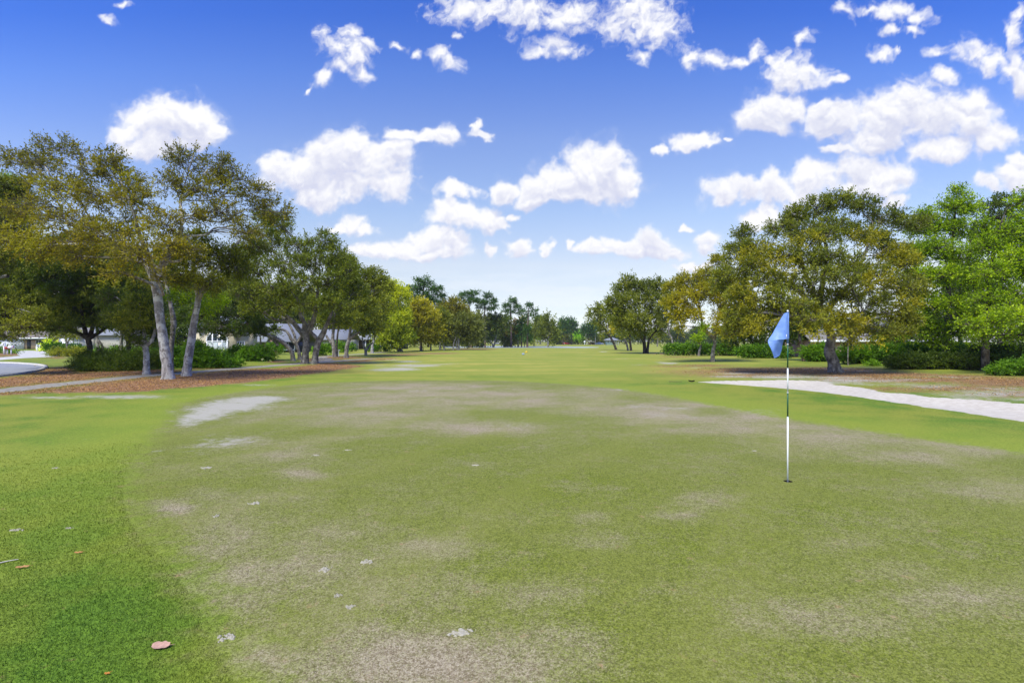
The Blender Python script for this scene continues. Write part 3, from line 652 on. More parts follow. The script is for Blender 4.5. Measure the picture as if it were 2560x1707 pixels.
# ------------------------------------------------------------------ the trees, left side
tree('tall oak with pale grey lichen-mottled trunk leaning left, nearest trunk in the left mulch', (422, 948),
     [[(421,948,32),(418,910,29),(408,850,27),(400,800,25),(394,745,24),(386,700,25),(372,668,20)],
      [(386,705,20),(372,668,17),(340,640,14,.4),(300,610,10,1),(250,585,7,1.5)],
      [(388,700,19),(410,660,15,-.3),(440,610,12,-.5),(455,560,9,-1),(450,500,6)],
      [(384,700,15),(375,650,12,-.8),(350,590,9,-1.2),(330,520,6,-1.5),(300,450,4)]],
     [(150,375,62,34,0,.0),(90,410,70,36,1),(205,420,60,40,-.5),(285,405,55,38,-1),(310,450,50,40,0),(40,400,50,30,1.5),(140,470,85,40,0,.05),(250,490,80,40,-1,.1),(340,500,60,40,-1.5,.1),
      (60,520,80,45,1,.12),(170,560,85,45,-1.5,.15),(260,590,70,45,-2,.15),(100,620,70,40,0,.15),(200,640,70,36,-1,.1),(320,620,60,36,-2.5,.1),(400,560,55,45,-1.5,.12),(300,560,60,40,1.5,-.1),(20,600,50,40,0,.05),
      (480,400,62,34,.5,-.05),(545,420,60,32,1,-.05),(430,455,50,36,0),(500,470,70,40,0,.0),(590,450,55,34,1,-.05),(640,490,55,36,1.5,0),(560,530,60,38,0,.05),(470,545,50,34,-1,.1),(690,530,45,36,1.5),(610,580,55,32,0,.05),(340,640,55,36,-3,.15),(420,620,45,34,-2.5,.15),(300,680,50,26,-3,.12),(400,690,30,18,-2.5,.1),(470,620,44,30,-2,.1)],
     'brown', 'pale', k=.50, leaf=.092, extra=[('honey', [(150,600,90,50,-1.5),(260,580,70,40,-2),(330,470,70,50,-1.5),(400,600,60,50,-2),(180,480,90,40,-1),(540,500,90,50,.5),(60,580,70,50,-1)], .22)])
tree('oak with grey trunk leaning right, standing right of the tallest pale trunk', (466, 941),
     [[(466,941,24),(470,900,23),(478,850,22),(486,800,19),(494,762,17),(498,720,14)],[(495,750,13),(520,700,10),(560,650,8,.5),(600,600,6,1)],[(496,740,12),(485,680,9),(480,620,7)]],
     [(500,650,60,36,0,.1),(560,640,50,34,.5,.05),(450,690,45,34,-.5,.15),(520,710,50,34,-.5,.1),(590,670,45,34,1,-.05),(480,600,50,30,0,.05),(640,620,40,30,1.5,-.05),(430,630,40,30,0,.1)],
     'olive', 'pale', k=1.0, leaf=.095, extra=[('maple', [(510,770,32,22,2),(545,750,26,20,2.5),(500,730,24,16,2),(440,745,26,22,2)], .9)])
tree('short grey-trunked oak just left of the tallest trunk, dark low crown over the fronds', (366, 937),
     [[(366,937,18),(366,910,17),(365,880,16),(361,862,17)],[(362,868,12),(345,850,8),(325,830,6)],[(363,866,11),(380,850,8),(388,820,6)],[(362,866,10),(360,830,8),(350,790,5)]],
     [(330,815,42,28,0,0),(375,800,40,30,.5,0),(300,790,40,30,.5,.05),(350,760,46,30,0,-.02),(395,830,26,24,.5,0),(280,750,40,30,1,0),(335,850,26,14,-.3,.1)],
     'dark', 'pale', k=1.2, leaf=.085, extra=[('olive', [(330,815,40,24,-.6),(375,795,36,26,-.6),(300,790,36,26,-.6),(350,755,40,26,-.6)], .5)])
tree('slim grey oak stem hidden close behind the tallest pale trunk', (428, 925),
     [[(428,925,13),(428,880,13),(432,830,14),(434,810,17),(428,770,12),(418,720,10),(405,660,7)]],
     [(420,650,45,30,0,0),(440,700,40,30,1,-.05),(390,700,40,28,1,-.05)], 'olive', 'mid', Y=31, k=1.0)
tree('dark forked oak over the left fronds with long limb reaching left', (226, 905),
     [[(226,905,17),(225,870,15),(221,848,15),(216,835,14)],[(222,850,10),(200,835,9),(160,824,8),(110,818,6)],[(216,840,11),(211,820,9),(206,795,8),(200,740,6)],[(224,845,11),(232,815,9),(231,780,7),(240,720,5)],[(226,845,9),(265,820,7),(290,800,5)]],
     [(60,700,70,45,0,-.05),(150,690,70,50,-1,-.05),(240,690,70,50,-1,-.08),(20,760,60,40,-2,.05),(110,765,60,36,0,-.1),(190,775,60,34,1,-.1),(80,640,70,40,2,-.05),(180,620,80,40,2,-.05),(270,770,50,34,1,-.05),(320,700,50,40,1,-.05),(150,800,50,18,-1,0),(60,805,50,18,-1,.05),(250,810,40,14,-1,.08),(130,820,60,14,-2,.1),(350,740,40,30,-1,.05),(20,700,50,50,0,-.1),(300,640,60,40,2,-.1),(190,730,70,30,-2,.05)],
     'dark', 'dark', Y=34, k=1.6, leaf=.115, extra=[('olive', [(60,660,70,40,-2),(180,660,70,36,-2.5),(120,760,80,26,-2.5),(60,730,60,30,-2),(270,730,60,34,-2.5),(200,800,60,16,-2),(320,680,50,36,-2),(30,800,40,20,-2)], .5)])
tree('oak at the left picture edge with low yellow-green boughs over the street', (-120, 925),
     [[(-120,925,34),(-110,860,30),(-95,780,26),(-80,720,20)],[(-85,730,16),(-40,700,12),(20,690,8)],[(-90,740,14),(-40,740,10),(10,750,6)]],
     [(20,790,50,34,0,.12),(60,815,42,24,-.5,.12),(-20,760,60,50,0,.1),(10,840,50,14,0,.05),(90,790,30,22,0,.08),(-60,650,80,70,0,.05),(20,560,60,60,1,0),(-40,480,70,60,1,-.05),(30,470,40,34,2,-.05)],
     'olive', 'mid', Y=27, k=1.15, extra=[('maple', [(20,465,42,28,5),(-30,500,40,40,5),(40,500,30,30,5)], 1.4)])
tree('dark thick-stemmed oak in the middle of the frond bed, forked low', (322, 905),
     [[(322,905,15),(322,870,14),(318,835,12),(305,800,8)],[(321,850,9),(335,820,7),(345,780,5)]],
     [(300,760,50,34,0,-.1),(340,730,50,40,1,-.1),(280,690,50,44,1,-.1),(360,670,50,44,1,-.1)], 'dark', 'dark', Y=39, k=1.5)
tree('slender brownish-stemmed tree between the dark forked oak and the beige wall', (304, 900),
     [[(304,900,10),(303,860,9),(304,825,8),(300,780,5)]], [(300,770,40,30,0,.1),(290,730,40,30,0,.05)], 'olive', 'mid', Y=44, k=1.2)
tree('twin-stemmed young tree in front of the beige wall', (248, 900),
     [[(248,900,8),(246,870,7),(243,840,6),(241,800,4)],[(250,900,8),(257,872,7),(246,850,6)]], [(250,800,36,24,0,.1),(230,785,30,22,0,.1),(270,780,30,22,0,.05)], 'olive', 'mid', Y=46, k=1.2)
tree('small vase-shaped tree with tan stems beside the clipped street hedge', (167, 880),
     [[(167,880,5),(167,860,5),(165,850,4),(158,832,2)],[(168,862,3),(172,850,3),(180,836,2)],[(166,858,3),(162,845,3),(150,835,2)]],
     [(165,832,32,12,0,.15),(150,838,20,9,0,.1),(184,836,18,9,0,.1)], 'olive', 'mid', Y=66, k=1.2, name='small_tree')
tree('large spreading oak with double trunk at the end of the cart path bend', (770, 910),
     [[(762,910,22),(764,880,20),(765,846,20),(762,825,20)],[(786,908,19),(790,880,18),(797,855,19),(808,833,17),(815,815,12),(830,780,8)],
      [(763,840,15),(745,822,12),(728,800,10),(708,785,8),(690,760,6,-1)],[(762,835,13),(762,810,11),(752,790,9),(745,750,7)],[(766,835,13),(780,810,11),(790,770,8),(795,720,6)],[(798,850,10),(776,828,8),(772,800,6)],
      [(735,810,8),(715,800,6),(690,800,5),(660,780,4,-2)]],
     [(800,600,48,26,0,0),(745,620,44,30,1,0),(690,560,50,36,2,.0),(660,600,50,36,1,-.02),(840,640,44,30,0,0),(790,650,46,30,-1,0),(720,660,50,34,-1,0),(640,660,50,36,-1,.02),(870,680,36,30,0,.02),(820,700,46,32,-1,0),
      (750,710,50,32,-2,.0),(680,720,50,32,-2,.02),(615,720,44,34,-1,0),(640,770,44,26,-1,.05),(700,765,40,22,-2,.05),(780,760,44,24,-2,-.02),(840,755,44,26,-1,0),(860,800,34,20,0,0),(890,730,34,30,1,.02),(600,640,36,34,2,0),(580,700,34,30,2,-.05),(660,540,36,22,2.5,0)],
     'oak', 'mid', k=0.96, leaf=.14)
tree('old oak whose crooked trunk leans far left in front of the grey roofs', (733, 901),
     [[(733,901,13),(731,885,13),(722,870,13),(705,855,13),(680,842,12),(655,834,12),(630,825,10),(610,815,8)],[(680,846,9),(692,858,7),(694,864,7)],[(655,834,8),(650,815,6),(655,790,5)],[(612,818,6),(590,800,5),(575,780,4)]],
     [(600,790,44,24,0,-.15),(560,770,44,28,0,-.12),(640,800,34,18,0,-.1),(600,740,40,30,1,-.1),(545,810,30,20,1,-.15),(520,780,34,26,2,-.1),(660,770,34,22,1,.05),(500,800,34,24,1,-.1),(560,835,26,14,0,-.1),(590,820,30,16,-.5,-.1),(640,825,24,12,-.5,-.05),(615,812,40,18,-1,-.05),(665,822,26,14,-.5,0),(530,815,30,14,-1,0),(500,822,20,12,-1,0),(470,790,30,26,2,-.1)], 'dark', 'mid', Y=46, k=1.1, leaf=.14)
tree('dark crooked-limbed oak between the far-leaning trunk and the double trunk', (750, 897),
     [[(750,897,11),(747,878,10),(740,862,10),(728,848,9),(722,836,8),(712,826,7),(690,820,6),(683,800,5),(675,780,4)],[(745,870,8),(738,850,7),(735,835,6),(715,800,5),(690,785,4)],[(740,862,6),(752,840,5),(760,800,4)]],
     [(680,760,40,26,0,0),(720,740,40,28,1,0),(760,760,34,24,0,-.05),(700,790,30,12,0,.05)], 'oak', 'mid', Y=50, k=.9)
tree('upright oak with low fork right of the path bend', (837, 892),
     [[(836,892,12),(835,870,12),(832,850,10),(834,820,8),(838,780,6)],[(833,862,7),(822,850,6),(815,838,5)]],
     [(850,700,40,34,0,0),(830,750,40,30,-1,0),(870,740,38,32,0,.02),(855,660,36,30,1,0),(880,790,34,20,0,.05),(820,800,28,20,0,0)], 'oak', 'mid', k=1.49)
tree('dark thin trunk hugging the upright oak behind it', (843, 889), [[(843,889,6),(842,860,6),(846,820,5),(850,780,4)]], [(860,770,34,26,0,-.1),(850,730,30,26,0,-.1)], 'dark', 'dark', Y=63, k=1.2)
tree('oak with leaning grey trunk and branch raised to the right, beyond the path', (868, 894),
     [[(866,894,12),(867,870,12),(872,850,11),(876,825,8),(880,790,6)],[(872,850,8),(886,838,6),(900,830,5)],[(866,880,6),(860,893,5)]],
     [(880,720,36,34,0,.02),(905,760,40,30,0,.05),(890,800,38,20,-1,.08),(920,720,34,30,1,0),(870,660,30,24,1,0),(905,690,30,24,1,0),(940,690,26,22,1,0),(960,710,26,24,1,0)], 'olive', 'mid', k=1.55)
tree('small forked oak in the lawn strip, before the slim pale trunk', (914, 888),
     [[(914,888,8),(914,878,8),(909,862,6),(906,845,4)],[(914,880,6),(922,866,5),(932,856,4)]], [(905,815,26,20,0,.05),(930,820,30,22,0,.1),(920,780,34,24,0,.0)], 'olive', 'mid', k=1.62)
tree('slim pale-trunked oak right of the small forked oak', (930, 883),
     [[(930,883,9),(931,865,8),(934,850,7),(937,838,6),(935,810,4)]], [(940,800,34,28,0,.05),(950,760,34,30,0,.05),(930,740,30,26,1,0)], 'olive', 'pale', k=1.69)
tree('bright yellow-green oak standing out in the left tree row', (997, 879),
     [[(999,879,11),(992,866,10),(984,852,8),(980,830,6),(985,790,5)],[(1006,879,7),(1000,862,6),(1004,840,5)]],
     [(975,725,34,24,0,.1),(1000,740,28,26,0,.1),(965,765,34,28,-1,.1),(1005,790,28,28,0,.05),(980,810,40,26,-2,-.05),(960,845,34,16,-2,-.1),(1010,840,30,22,0,-.15),(950,800,24,24,-1,-.05),(985,850,36,14,-2,-.2)], 'lemon', 'mid', k=2.03)
tree('golden-green oak just right of the bright yellow-green one', (1053, 877),
     [[(1053,877,8),(1053,862,7),(1052,840,6),(1052,810,4)]],
     [(1045,765,34,22,0,.05),(1070,790,34,26,0,.0),(1035,800,30,26,-1,.0),(1055,835,38,22,-1,-.1),(1085,830,26,26,0,-.08),(1025,835,24,20,0,-.1)], 'gold', 'mid', k=2.03)
tree('thin-stemmed olive oak beside the golden-green oak', (1077, 877), [[(1077,877,5),(1077,858,4),(1078,840,4)]], [(1090,810,28,26,0,-.05),(1085,845,26,14,0,-.05),(1105,790,24,22,0,0)], 'olive', 'mid', Y=103, k=1.89)
tree('broad rusty-olive oak with twin pale trunks near the row end', (1100, 874),
     [[(1100,874,7),(1101,860,7),(1102,840,5)],[(1111,873,6),(1108,860,5),(1104,846,4)]], [(1135,770,36,24,0,0),(1110,790,30,26,0,0),(1155,790,28,24,0,0),(1120,825,38,22,0,-.05),(1150,825,28,22,0,-.05)], 'brown', 'pale', k=2.16, extra=[('olive', [(1130,800,40,30),(1110,840,34,16),(1140,850,24,10)], 1.0)])
tree('olive oak with two pale leaning stems at the far end of the left row', (1145, 874.5),
     [[(1146,874.5,7),(1147,855,6),(1150,835,5)],[(1133,874,4),(1135,858,4),(1140,842,3)],[(1141,874,3),(1141,858,3),(1145,845,3)]], [(1170,800,28,24,0,0),(1185,825,26,26,0,0),(1160,840,26,20,0,-.05),(1150,815,28,22,0,0)], 'grey', 'pale', k=2.03)
tree('grey-green oak with dark straight trunk, last before the gap', (1173, 870), [[(1173,870,5),(1173,850,5),(1174,830,4)]], [(1190,800,24,20,0,0),(1195,840,20,20,0,-.1),(1172,850,20,12,0,-.15),(1180,860,16,8,0,-.2)], 'grey', 'mid', Y=142, k=2.03)
tree('deep green oak mass above the pond left shore', (1205, 868.5), [[(1205,868.5,5),(1205,855,5),(1206,835,4)],[(1181,869,4),(1182,855,4),(1184,840,3)]],
     [(1230,800,26,16,0,-.05),(1210,820,26,24,0,-.1),(1195,855,14,14,0,-.2),(1245,815,26,22,0,-.05),(1215,845,18,14,0,-.15),(1262,805,20,16,0,0)], 'dark', 'dark', Y=155, k=1.7, extra=[('grey', [(1225,805,36,18),(1250,820,24,20)], 1.0)])
tree('bare V-shaped pale tree leaning over the pond shore', (1233, 867.6), [[(1233,867.6,5),(1231,860,4),(1225,850,3),(1219,836,2)],[(1234,867.6,5),(1237,855,4),(1240,842,3),(1241,830,2)]], [(1218,826,12,8,0,-.1),(1243,822,14,8,0,-.1)], 'dark', 'pale', Y=160, k=1.3)
tree('bushy rust-and-green tree leafy to the ground by the pond', (1270, 867), [[(1260,867,3),(1261,850,3)],[(1268,867,3),(1269,850,3)]],
     [(1270,855,18,12,0,-.1),(1262,835,16,16,0,-.05),(1280,830,20,16,0,.0),(1275,845,22,16,0,-.1)], 'dark', 'mid', Y=165, k=1.8, extra=[('rust', [(1287,815,14,10,-1),(1300,824,9,8,-1),(1270,826,14,6,-1)], 1.2), ('olive', [(1265,845,16,14,-1)], .8)])
tree('slim tree with tall narrow olive crown next to the rust tree', (1295, 867), [[(1295,867,5),(1295,850,4),(1296,820,3)]], [(1300,830,16,20,0,0),(1305,805,14,14,0,0)], 'olive', 'mid', Y=170, k=1.6)
# pines over the left row
def pine(label, base, Y, top, tr, lobes, **kw):
    return tree(label, base, [tr], lobes, 'pine', 'pine', 'pine_tree', Y=Y, k=kw.pop('k', 1.5), flat=.7, shell=.2, leaf=.30, cr=.95, **kw)
pine('broad dark pine rising behind the golden oaks of the left row', (1052, 876), 120, 688, [(1052,876,9),(1053,820,8),(1055,770,6),(1058,730,5),(1064,705,3)],
     [(1060,703,26,13),(1040,722,28,12),(1085,722,26,12),(1100,740,16,9),(1022,735,17,8),(1060,740,28,12),(1030,752,22,8),(1085,755,26,10),(1105,765,16,10)])
pine('left pine of the flat-topped pair, wide crown', (1178, 868), 150, 727, [(1178,868,6),(1177,820,5),(1174,780,4),(1172,745,3)], [(1165,737,18,9),(1185,733,18,8),(1150,745,10,7),(1178,750,22,8),(1195,755,16,8),(1165,757,12,5)])
pine('right pine of the flat-topped pair, lower drooping crown', (1213, 868), 152, 731, [(1213,868,5),(1212,820,4),(1211,790,4),(1214,755,3)], [(1218,740,15,9),(1232,755,13,10),(1210,757,16,9),(1225,772,14,8),(1200,768,12,6),(1240,768,6,6)])
pine('tall pine with rounded top and open lower limbs above the pond', (1278, 867), 160, 744, [(1278,867,6),(1278,820,5),(1277,790,5),(1276,760,3)], [(1280,752,16,8),(1265,765,13,8),(1292,766,14,9),(1276,778,16,6),(1262,779,8,4),(1298,781,10,6)])
pine('narrow pine with tufted crown, tallest at the pond edge', (1318, 867), 158, 757, [(1318,867,6),(1319,830,5),(1320,800,4),(1321,770,3)], [(1322,764,16,6),(1335,776,12,5),(1310,778,10,5),(1326,788,12,4),(1340,788,6,3),(1318,820,10,14),(1322,845,12,12)])
tree('dark slim trunk standing close beside the tufted pine', (1304, 867), [[(1304,867,4),(1304,840,4),(1305,805,3)]], [(1306,815,11,14,0,0),(1300,838,12,12,0,0),(1310,795,9,8,0,0)], 'pine', 'dark', Y=162, k=1.6)
tree('young stem between the two pond-edge pines', (1311, 867), [[(1311,867,2.4),(1311,850,2),(1312,835,2)]], [(1313,838,9,10,0,0)], 'oak', 'dark', Y=166, k=1.6)
tree('round-topped lone oak at the end of the fairway before the pond', (1370, 867.5), [[(1370,867.5,6),(1370,856,5),(1371,838,4)]],
     [(1374,795,13,11),(1365,812,16,12),(1385,815,14,12),(1375,830,22,12),(1360,838,12,12),(1390,838,11,12),(1376,848,20,8)], 'oak', 'pale', k=1.7)
tree('mid-green tree leaning out over the far shore, left of the lone oak', (1335, 862), [[(1335,862,4),(1335,840,3)]], [(1335,825,18,16),(1345,805,14,12),(1330,845,16,10),(1352,830,12,12)], 'oak', 'mid', Y=200, k=1.7)

# ------------------------------------------------------------------ trees beyond the pond
FAR = [('dark far tree standing behind the lone oak', 'dark', 1352, 812, 18, 24), ('tall far pine with ragged top right of the lone oak', 'pine', 1408, 812, 14, 18), ('large rounded far pine over the lime-green tree', 'pine', 1428, 812, 16, 18),
       ('light yellow-green far tree between two dark pines', 'olive', 1411, 838, 11, 12), ('bright lime round tree on the far shore', 'lime', 1445, 838, 14, 12), ('far pine trailing off right of the lime tree', 'pine', 1470, 822, 20, 16),
       ('dark far pine whose crown tips meet the leaning oak', 'pine', 1488, 812, 13, 12), ('dull olive far tree right of the lime tree', 'olive', 1482, 840, 14, 10), ('greyish bare-twigged far tree beside the parked cars', 'grey', 1497, 846, 9, 10),
       ('dark far tree right behind the small pavilion', 'dark', 1530, 838, 20, 13), ('dark far tree beyond the pavilion roof end', 'dark', 1562, 838, 20, 14), ('dark far tree seen under the big right oak', 'dark', 1595, 838, 20, 14),
       ('dark far tree left of the slender leaning stem', 'dark', 1640, 836, 26, 16), ('dark far tree at the hedge end', 'dark', 1690, 838, 30, 18), ('dark far tree behind the golden oak', 'dark', 1745, 836, 30, 20),
       ('dark far tree left of the long right hedge middle', 'dark', 1800, 838, 34, 22), ('dark far tree closing the gap above the pond sand', 'dark', 1240, 838, 24, 12), ('green far tree glimpsed between pond trunks', 'oak', 1290, 842, 20, 12),
       ('small fresh-green far tree left of the lone oak crown', 'maple', 1344, 836, 8, 8), ('far dark tree behind the rust tree', 'dark', 1318, 838, 18, 15), ('dark low far tree under the lone oak right side', 'dark', 1390, 845, 16, 9), ('dark far tree behind the lime tree trunk', 'dark', 1440, 848, 26, 8), ('dark far tree behind the parked cars', 'dark', 1510, 846, 22, 9)]
for i, (lab, lv, cx, cy, rx, ry) in enumerate(FAR):
    yy = 270 + 8 * (i % 5) + (25 if lv == 'dark' else 0)
    b = HZ + EYE * F / yy
    nm = 'pine_tree' if lv == 'pine' else 'far_tree'
    tree(lab, (cx, b), [[(cx, b, 2.6), (cx + .5, (b + cy) / 2, 2.2), (cx, cy, 1.6)]], [(cx, cy - ry * .35, rx * .75, ry * .65), (cx - rx * .45, cy + ry * .2, rx * .6, ry * .6), (cx + rx * .45, cy + ry * .15, rx * .6, ry * .6), (cx, cy + ry * .5, rx * .8, ry * .5), (cx - rx * .5, cy + ry * .8, rx * .5, ry * .35), (cx + rx * .5, cy + ry * .85, rx * .5, ry * .35)],
         lv, 'pale' if i % 3 == 0 else 'dark', nm, Y=yy, k=2.2, leaf=.62, branches=False, group='trees beyond the pond')
# dark trees behind the houses on the left and behind the right hedge
BACK = [('backdrop tree over the far-left white garage', 'dark', 30, 800, 90, 50, 135), ('backdrop tree rising behind the white-garage house', 'dark', 190, 780, 90, 60, 130), ('backdrop tree over the beige wall house', 'oak', 330, 770, 90, 60, 118),
        ('backdrop tree behind the arched window house', 'dark', 480, 750, 90, 60, 100), ('backdrop tree left of the brick gable', 'oak', 600, 740, 80, 60, 112), ('backdrop tree over the long grey roof', 'oak', 700, 760, 80, 56, 120),
        ('backdrop tree behind the cream-walled house', 'olive', 800, 770, 80, 56, 135), ('backdrop tree right of the cream-walled house', 'dark', 890, 790, 70, 52, 140), ('backdrop tree behind the yellow-green oak', 'dark', 985, 805, 60, 46, 150), ('backdrop tree behind the golden-green oak', 'dark', 1070, 820, 50, 34, 165),
        ('backdrop tree between the left row end and the pond pines', 'dark', 1140, 836, 40, 24, 180)]
for i, (lab, lv, cx, cy, rx, ry, yy) in enumerate(BACK):
    b = HZ + EYE * F / yy
    tree(lab, (cx, b), [[(cx, b, 6), (cx + 2, (b + cy) / 2, 5), (cx, cy, 3)]], [(cx, cy - ry * .4, rx * .6, ry * .55), (cx - rx * .5, cy, rx * .55, ry * .6), (cx + rx * .5, cy, rx * .55, ry * .6), (cx, cy + ry * .45, rx * .8, ry * .45), (cx - rx * .6, cy + ry * .8, rx * .5, ry * .4), (cx + rx * .6, cy + ry * .8, rx * .5, ry * .4)],
         lv, 'dark', 'background_tree', Y=yy, k=1.9, branches=False, group='trees behind the houses')

# ------------------------------------------------------------------ right side
tree('leaning dark-trunked oak nearest the pavilion, yellowish crown', (1541, 874.5), [[(1541,874.5,7),(1536,862,7),(1529,848,7),(1518,832,6),(1508,815,5)]],
     [(1490,775,18,12,0,.05),(1510,790,24,18,0,0),(1478,790,12,9,0,.1),(1485,805,14,6,0,.0),(1520,815,26,16,0,.0),(1505,770,18,10,0,.05),(1500,832,18,6,0,.1)], 'olive', 'dark', k=1.4)
tree('straight dark oak trunk in the close pair before the big far-right oak', (1578, 879), [[(1578,879,7),(1576,860,7),(1574,835,6),(1572,810,4)]], [(1565,800,28,20,0,0),(1585,820,20,16,0,-.05),(1560,830,24,12,0,.05)], 'olive', 'dark', Y=96, k=1.3)
tree('pale slanting trunk of the close pair, left of the straight dark one', (1570, 877), [[(1570,877,6),(1567,860,6),(1562,848,5),(1553,835,3)]], [(1545,815,24,18,0,.1),(1555,795,24,18,0,.0)], 'gold', 'mid', Y=100, k=1.3)
tree('large round-crowned oak with stout forked trunk, right of the fairway end', (1614, 883),
     [[(1612,883,11),(1611,865,11),(1608,850,11),(1598,838,9),(1580,825,7)],[(1618,882,8),(1620,866,8),(1622,850,7),(1630,838,6),(1642,825,5)],[(1610,852,8),(1612,835,7),(1610,810,5)]],
     [(1570,700,24,14,0,-.05),(1555,725,30,20,0,-.03),(1590,720,30,20,0,-.05),(1620,715,26,20,0,-.08),(1650,715,26,18,0,-.1),(1540,755,28,22,-2,0),(1580,755,34,24,-2,0),(1625,750,34,26,-1,-.05),(1665,740,24,24,0,-.1),(1545,790,28,22,-2,.05),(1590,795,38,24,-3,0),
      (1640,790,34,26,-1,-.08),(1600,825,40,14,-2,-.05),(1565,815,26,14,-2,.05),(1655,820,24,14,0,-.08),(1530,775,22,16,-1,.1)], 'olive', 'dark', k=1.6)
tree('small solitary oak beyond the hedge end', (1643, 866.5), [[(1643,866.5,4),(1644,856,4),(1646,846,3)]], [(1645,838,14,8,0,.1),(1656,842,12,6,0,0),(1636,842,9,6,0,.1)], 'olive', 'mid', k=1.5)
tree('slender grey oak stem leaning before the hedge end', (1684, 885.5), [[(1684,885.5,6),(1682,865,5),(1679,845,5),(1672,830,4),(1670,805,3)],[(1678,843,3),(1660,828,2.5),(1640,812,2)],[(1673,825,3),(1690,800,2)]],
     [(1680,760,24,22,0,-.05),(1660,775,24,20,0,-.05),(1690,790,22,18,0,0),(1665,805,22,14,0,.0)], 'grey', 'mid', k=1.1)
tree('young light-green tree with curved stem before the right hedge', (1748, 889), [[(1746,889,7),(1749,875,7),(1752,865,6),(1750,855,5),(1750,840,3)]],
     [(1745,842,12,9,-.5,0),(1756,838,9,8,-.5,0),(1748,855,10,6,-.5,0),(1736,848,6,6,-.5,0)], 'maple', 'mid', k=1.3, leaf=.17)
tree('golden oak with short pale forked trunk left of the flagstick', (1782, 904),
     [[(1781,904,12),(1782,880,11),(1787,860,10),(1784,845,10),(1778,840,9)],[(1780,843,8),(1767,830,7),(1757,820,6),(1754,795,5),(1750,770,4)],[(1786,848,7),(1790,830,6),(1792,810,5),(1800,780,4)]],
     [(1690,720,30,20,0,-.05),(1720,700,36,20,0,-.05),(1680,755,26,22,-1,.05),(1720,745,36,26,-1,.05),(1770,690,34,24,0,-.05),(1760,730,36,26,-1,0),(1695,790,28,20,-1,.1),(1735,785,30,18,-1,.1),(1800,740,34,28,-1,0),(1800,790,30,18,-1,.1),(1840,810,34,20,-1,.1),(1870,820,26,14,-1,.12),(1820,830,26,12,-1,.1),(1780,820,24,10,-1,.15),(1700,815,16,10,-1,.1),(1840,720,36,34,1,.0),(1830,770,34,26,0,.05),(1800,655,30,18,1,-.05)],
     'gold', 'mid', k=1.35, leaf=.15, extra=[('maple', [(1765,812,10,8,-1.5),(1749,815,5,6,-1.5)], .8), ('olive', [(1740,720,60,30,1),(1790,700,40,26,1)], .6)])
tree('great broad oak with knotted leaning trunk, largest on the right', (2087, 931),
     [[(2089,931,36),(2083,905,31),(2074,880,31),(2076,858,26),(2077,840,24),(2068,818,21),(2058,800,20),(2045,775,20)],
      [(2052,790,17),(2020,750,13,.5),(1975,710,10,1),(1930,680,7,1)],[(2048,780,17),(2050,740,14,-1),(2060,690,10,-1),(2065,620,8,0),(2050,560,5,0)],[(2055,790,15),(2090,750,12),(2130,700,9,-.5),(2160,640,7,-1),(2180,580,5)],[(2050,770,13),(2020,700,10,-1),(2000,640,8,-1),(1990,570,5)],
      [(2070,815,10),(2110,790,8,-2),(2160,780,6,-3)],[(2055,795,10),(2010,790,8,-2.5),(1960,790,6,-3)]],
     [(1985,540,44,26,0,-.05),(2040,520,50,28,0,-.05),(2100,505,50,24,0,-.05),(2160,510,40,26,.5,-.1),(2215,540,46,26,.5,-.1),(2260,555,30,22,1,-.1),(1950,570,40,26,0,0),(2010,580,50,28,-1,0),(2080,570,50,30,-1,-.05),(2150,580,46,30,0,-.08),(2200,600,40,28,0,-.05),
      (1860,585,32,22,1,-.08),(1890,620,44,28,0,.02),(1960,640,50,30,-1.5,.05),(2030,650,50,30,-2,.02),(2230,630,46,30,0,.05),(2270,660,34,32,0,.1),(1860,670,40,34,-1,.06),(1920,700,46,34,-2,.08),(1990,715,44,30,-2.5,.0),(1850,740,40,34,-1,.05),(1910,770,46,30,-2,.06),
      (2130,660,46,28,-2,.06),(2190,690,50,32,-2,.0),(2250,720,40,34,-1,.08),(1960,790,40,26,-2,-.05),(1880,810,40,20,-2,.1),(2240,780,44,30,-1.5,.06),(2180,750,46,30,-2.5,.0),(2280,800,24,22,-1,.12),(2050,790,40,22,-3,.12),(2100,810,46,24,-3,.14),(2160,800,40,24,-2.5,.08),(2200,825,46,18,-2,.05),(2070,740,46,24,-2.5,.04),(2120,740,40,24,-2.5,.06),(1830,790,30,24,-1,.08),(1940,740,34,24,-3,.1),(2050,690,44,26,-3.5,.05),(2070,640,44,26,-3,.02),(2000,760,40,22,-3.5,.08),(2110,690,44,26,-3.5,.05),(2060,590,44,24,-2,0),(2260,830,34,16,-2,.1),(2290,720,30,40,-.5,.1),(2030,800,40,18,-4,.12),(1850,800,40,22,-1.5,.1),(1840,630,40,34,1,.02),(1810,700,36,40,1,.05),(1830,830,34,16,-1,.12),(2300,560,30,24,2,-.05)],
     'olive', 'mid', k=1.15, leaf=.11, extra=[('honey', [(1900,640,60,36,-1.5),(1870,740,44,50,-2),(1960,670,60,30,-2.5),(2080,780,60,26,-3.5),(2130,810,50,24,-3.5),(2240,640,50,36,-1.5),(2270,760,34,40,-2),(1900,810,50,22,-3),(2190,700,50,26,-3.5),(2150,600,60,24,-1.5),(2000,600,60,24,-2),(2050,830,60,16,-4),(2180,850,50,12,-3.5)], .50)])
tree('brown straight-trunked tree between the flagstick and the great oak', (2010, 903.5), [[(2010,903.5,11),(2007,885,10),(2003,865,9),(1999,845,8),(1997,815,6)]],
     [(1990,800,40,24,0,-.1),(2020,810,34,22,0,-.1),(1970,820,30,18,1,-.1),(2000,770,40,24,1,-.1)], 'dark', 'pine', k=1.4)
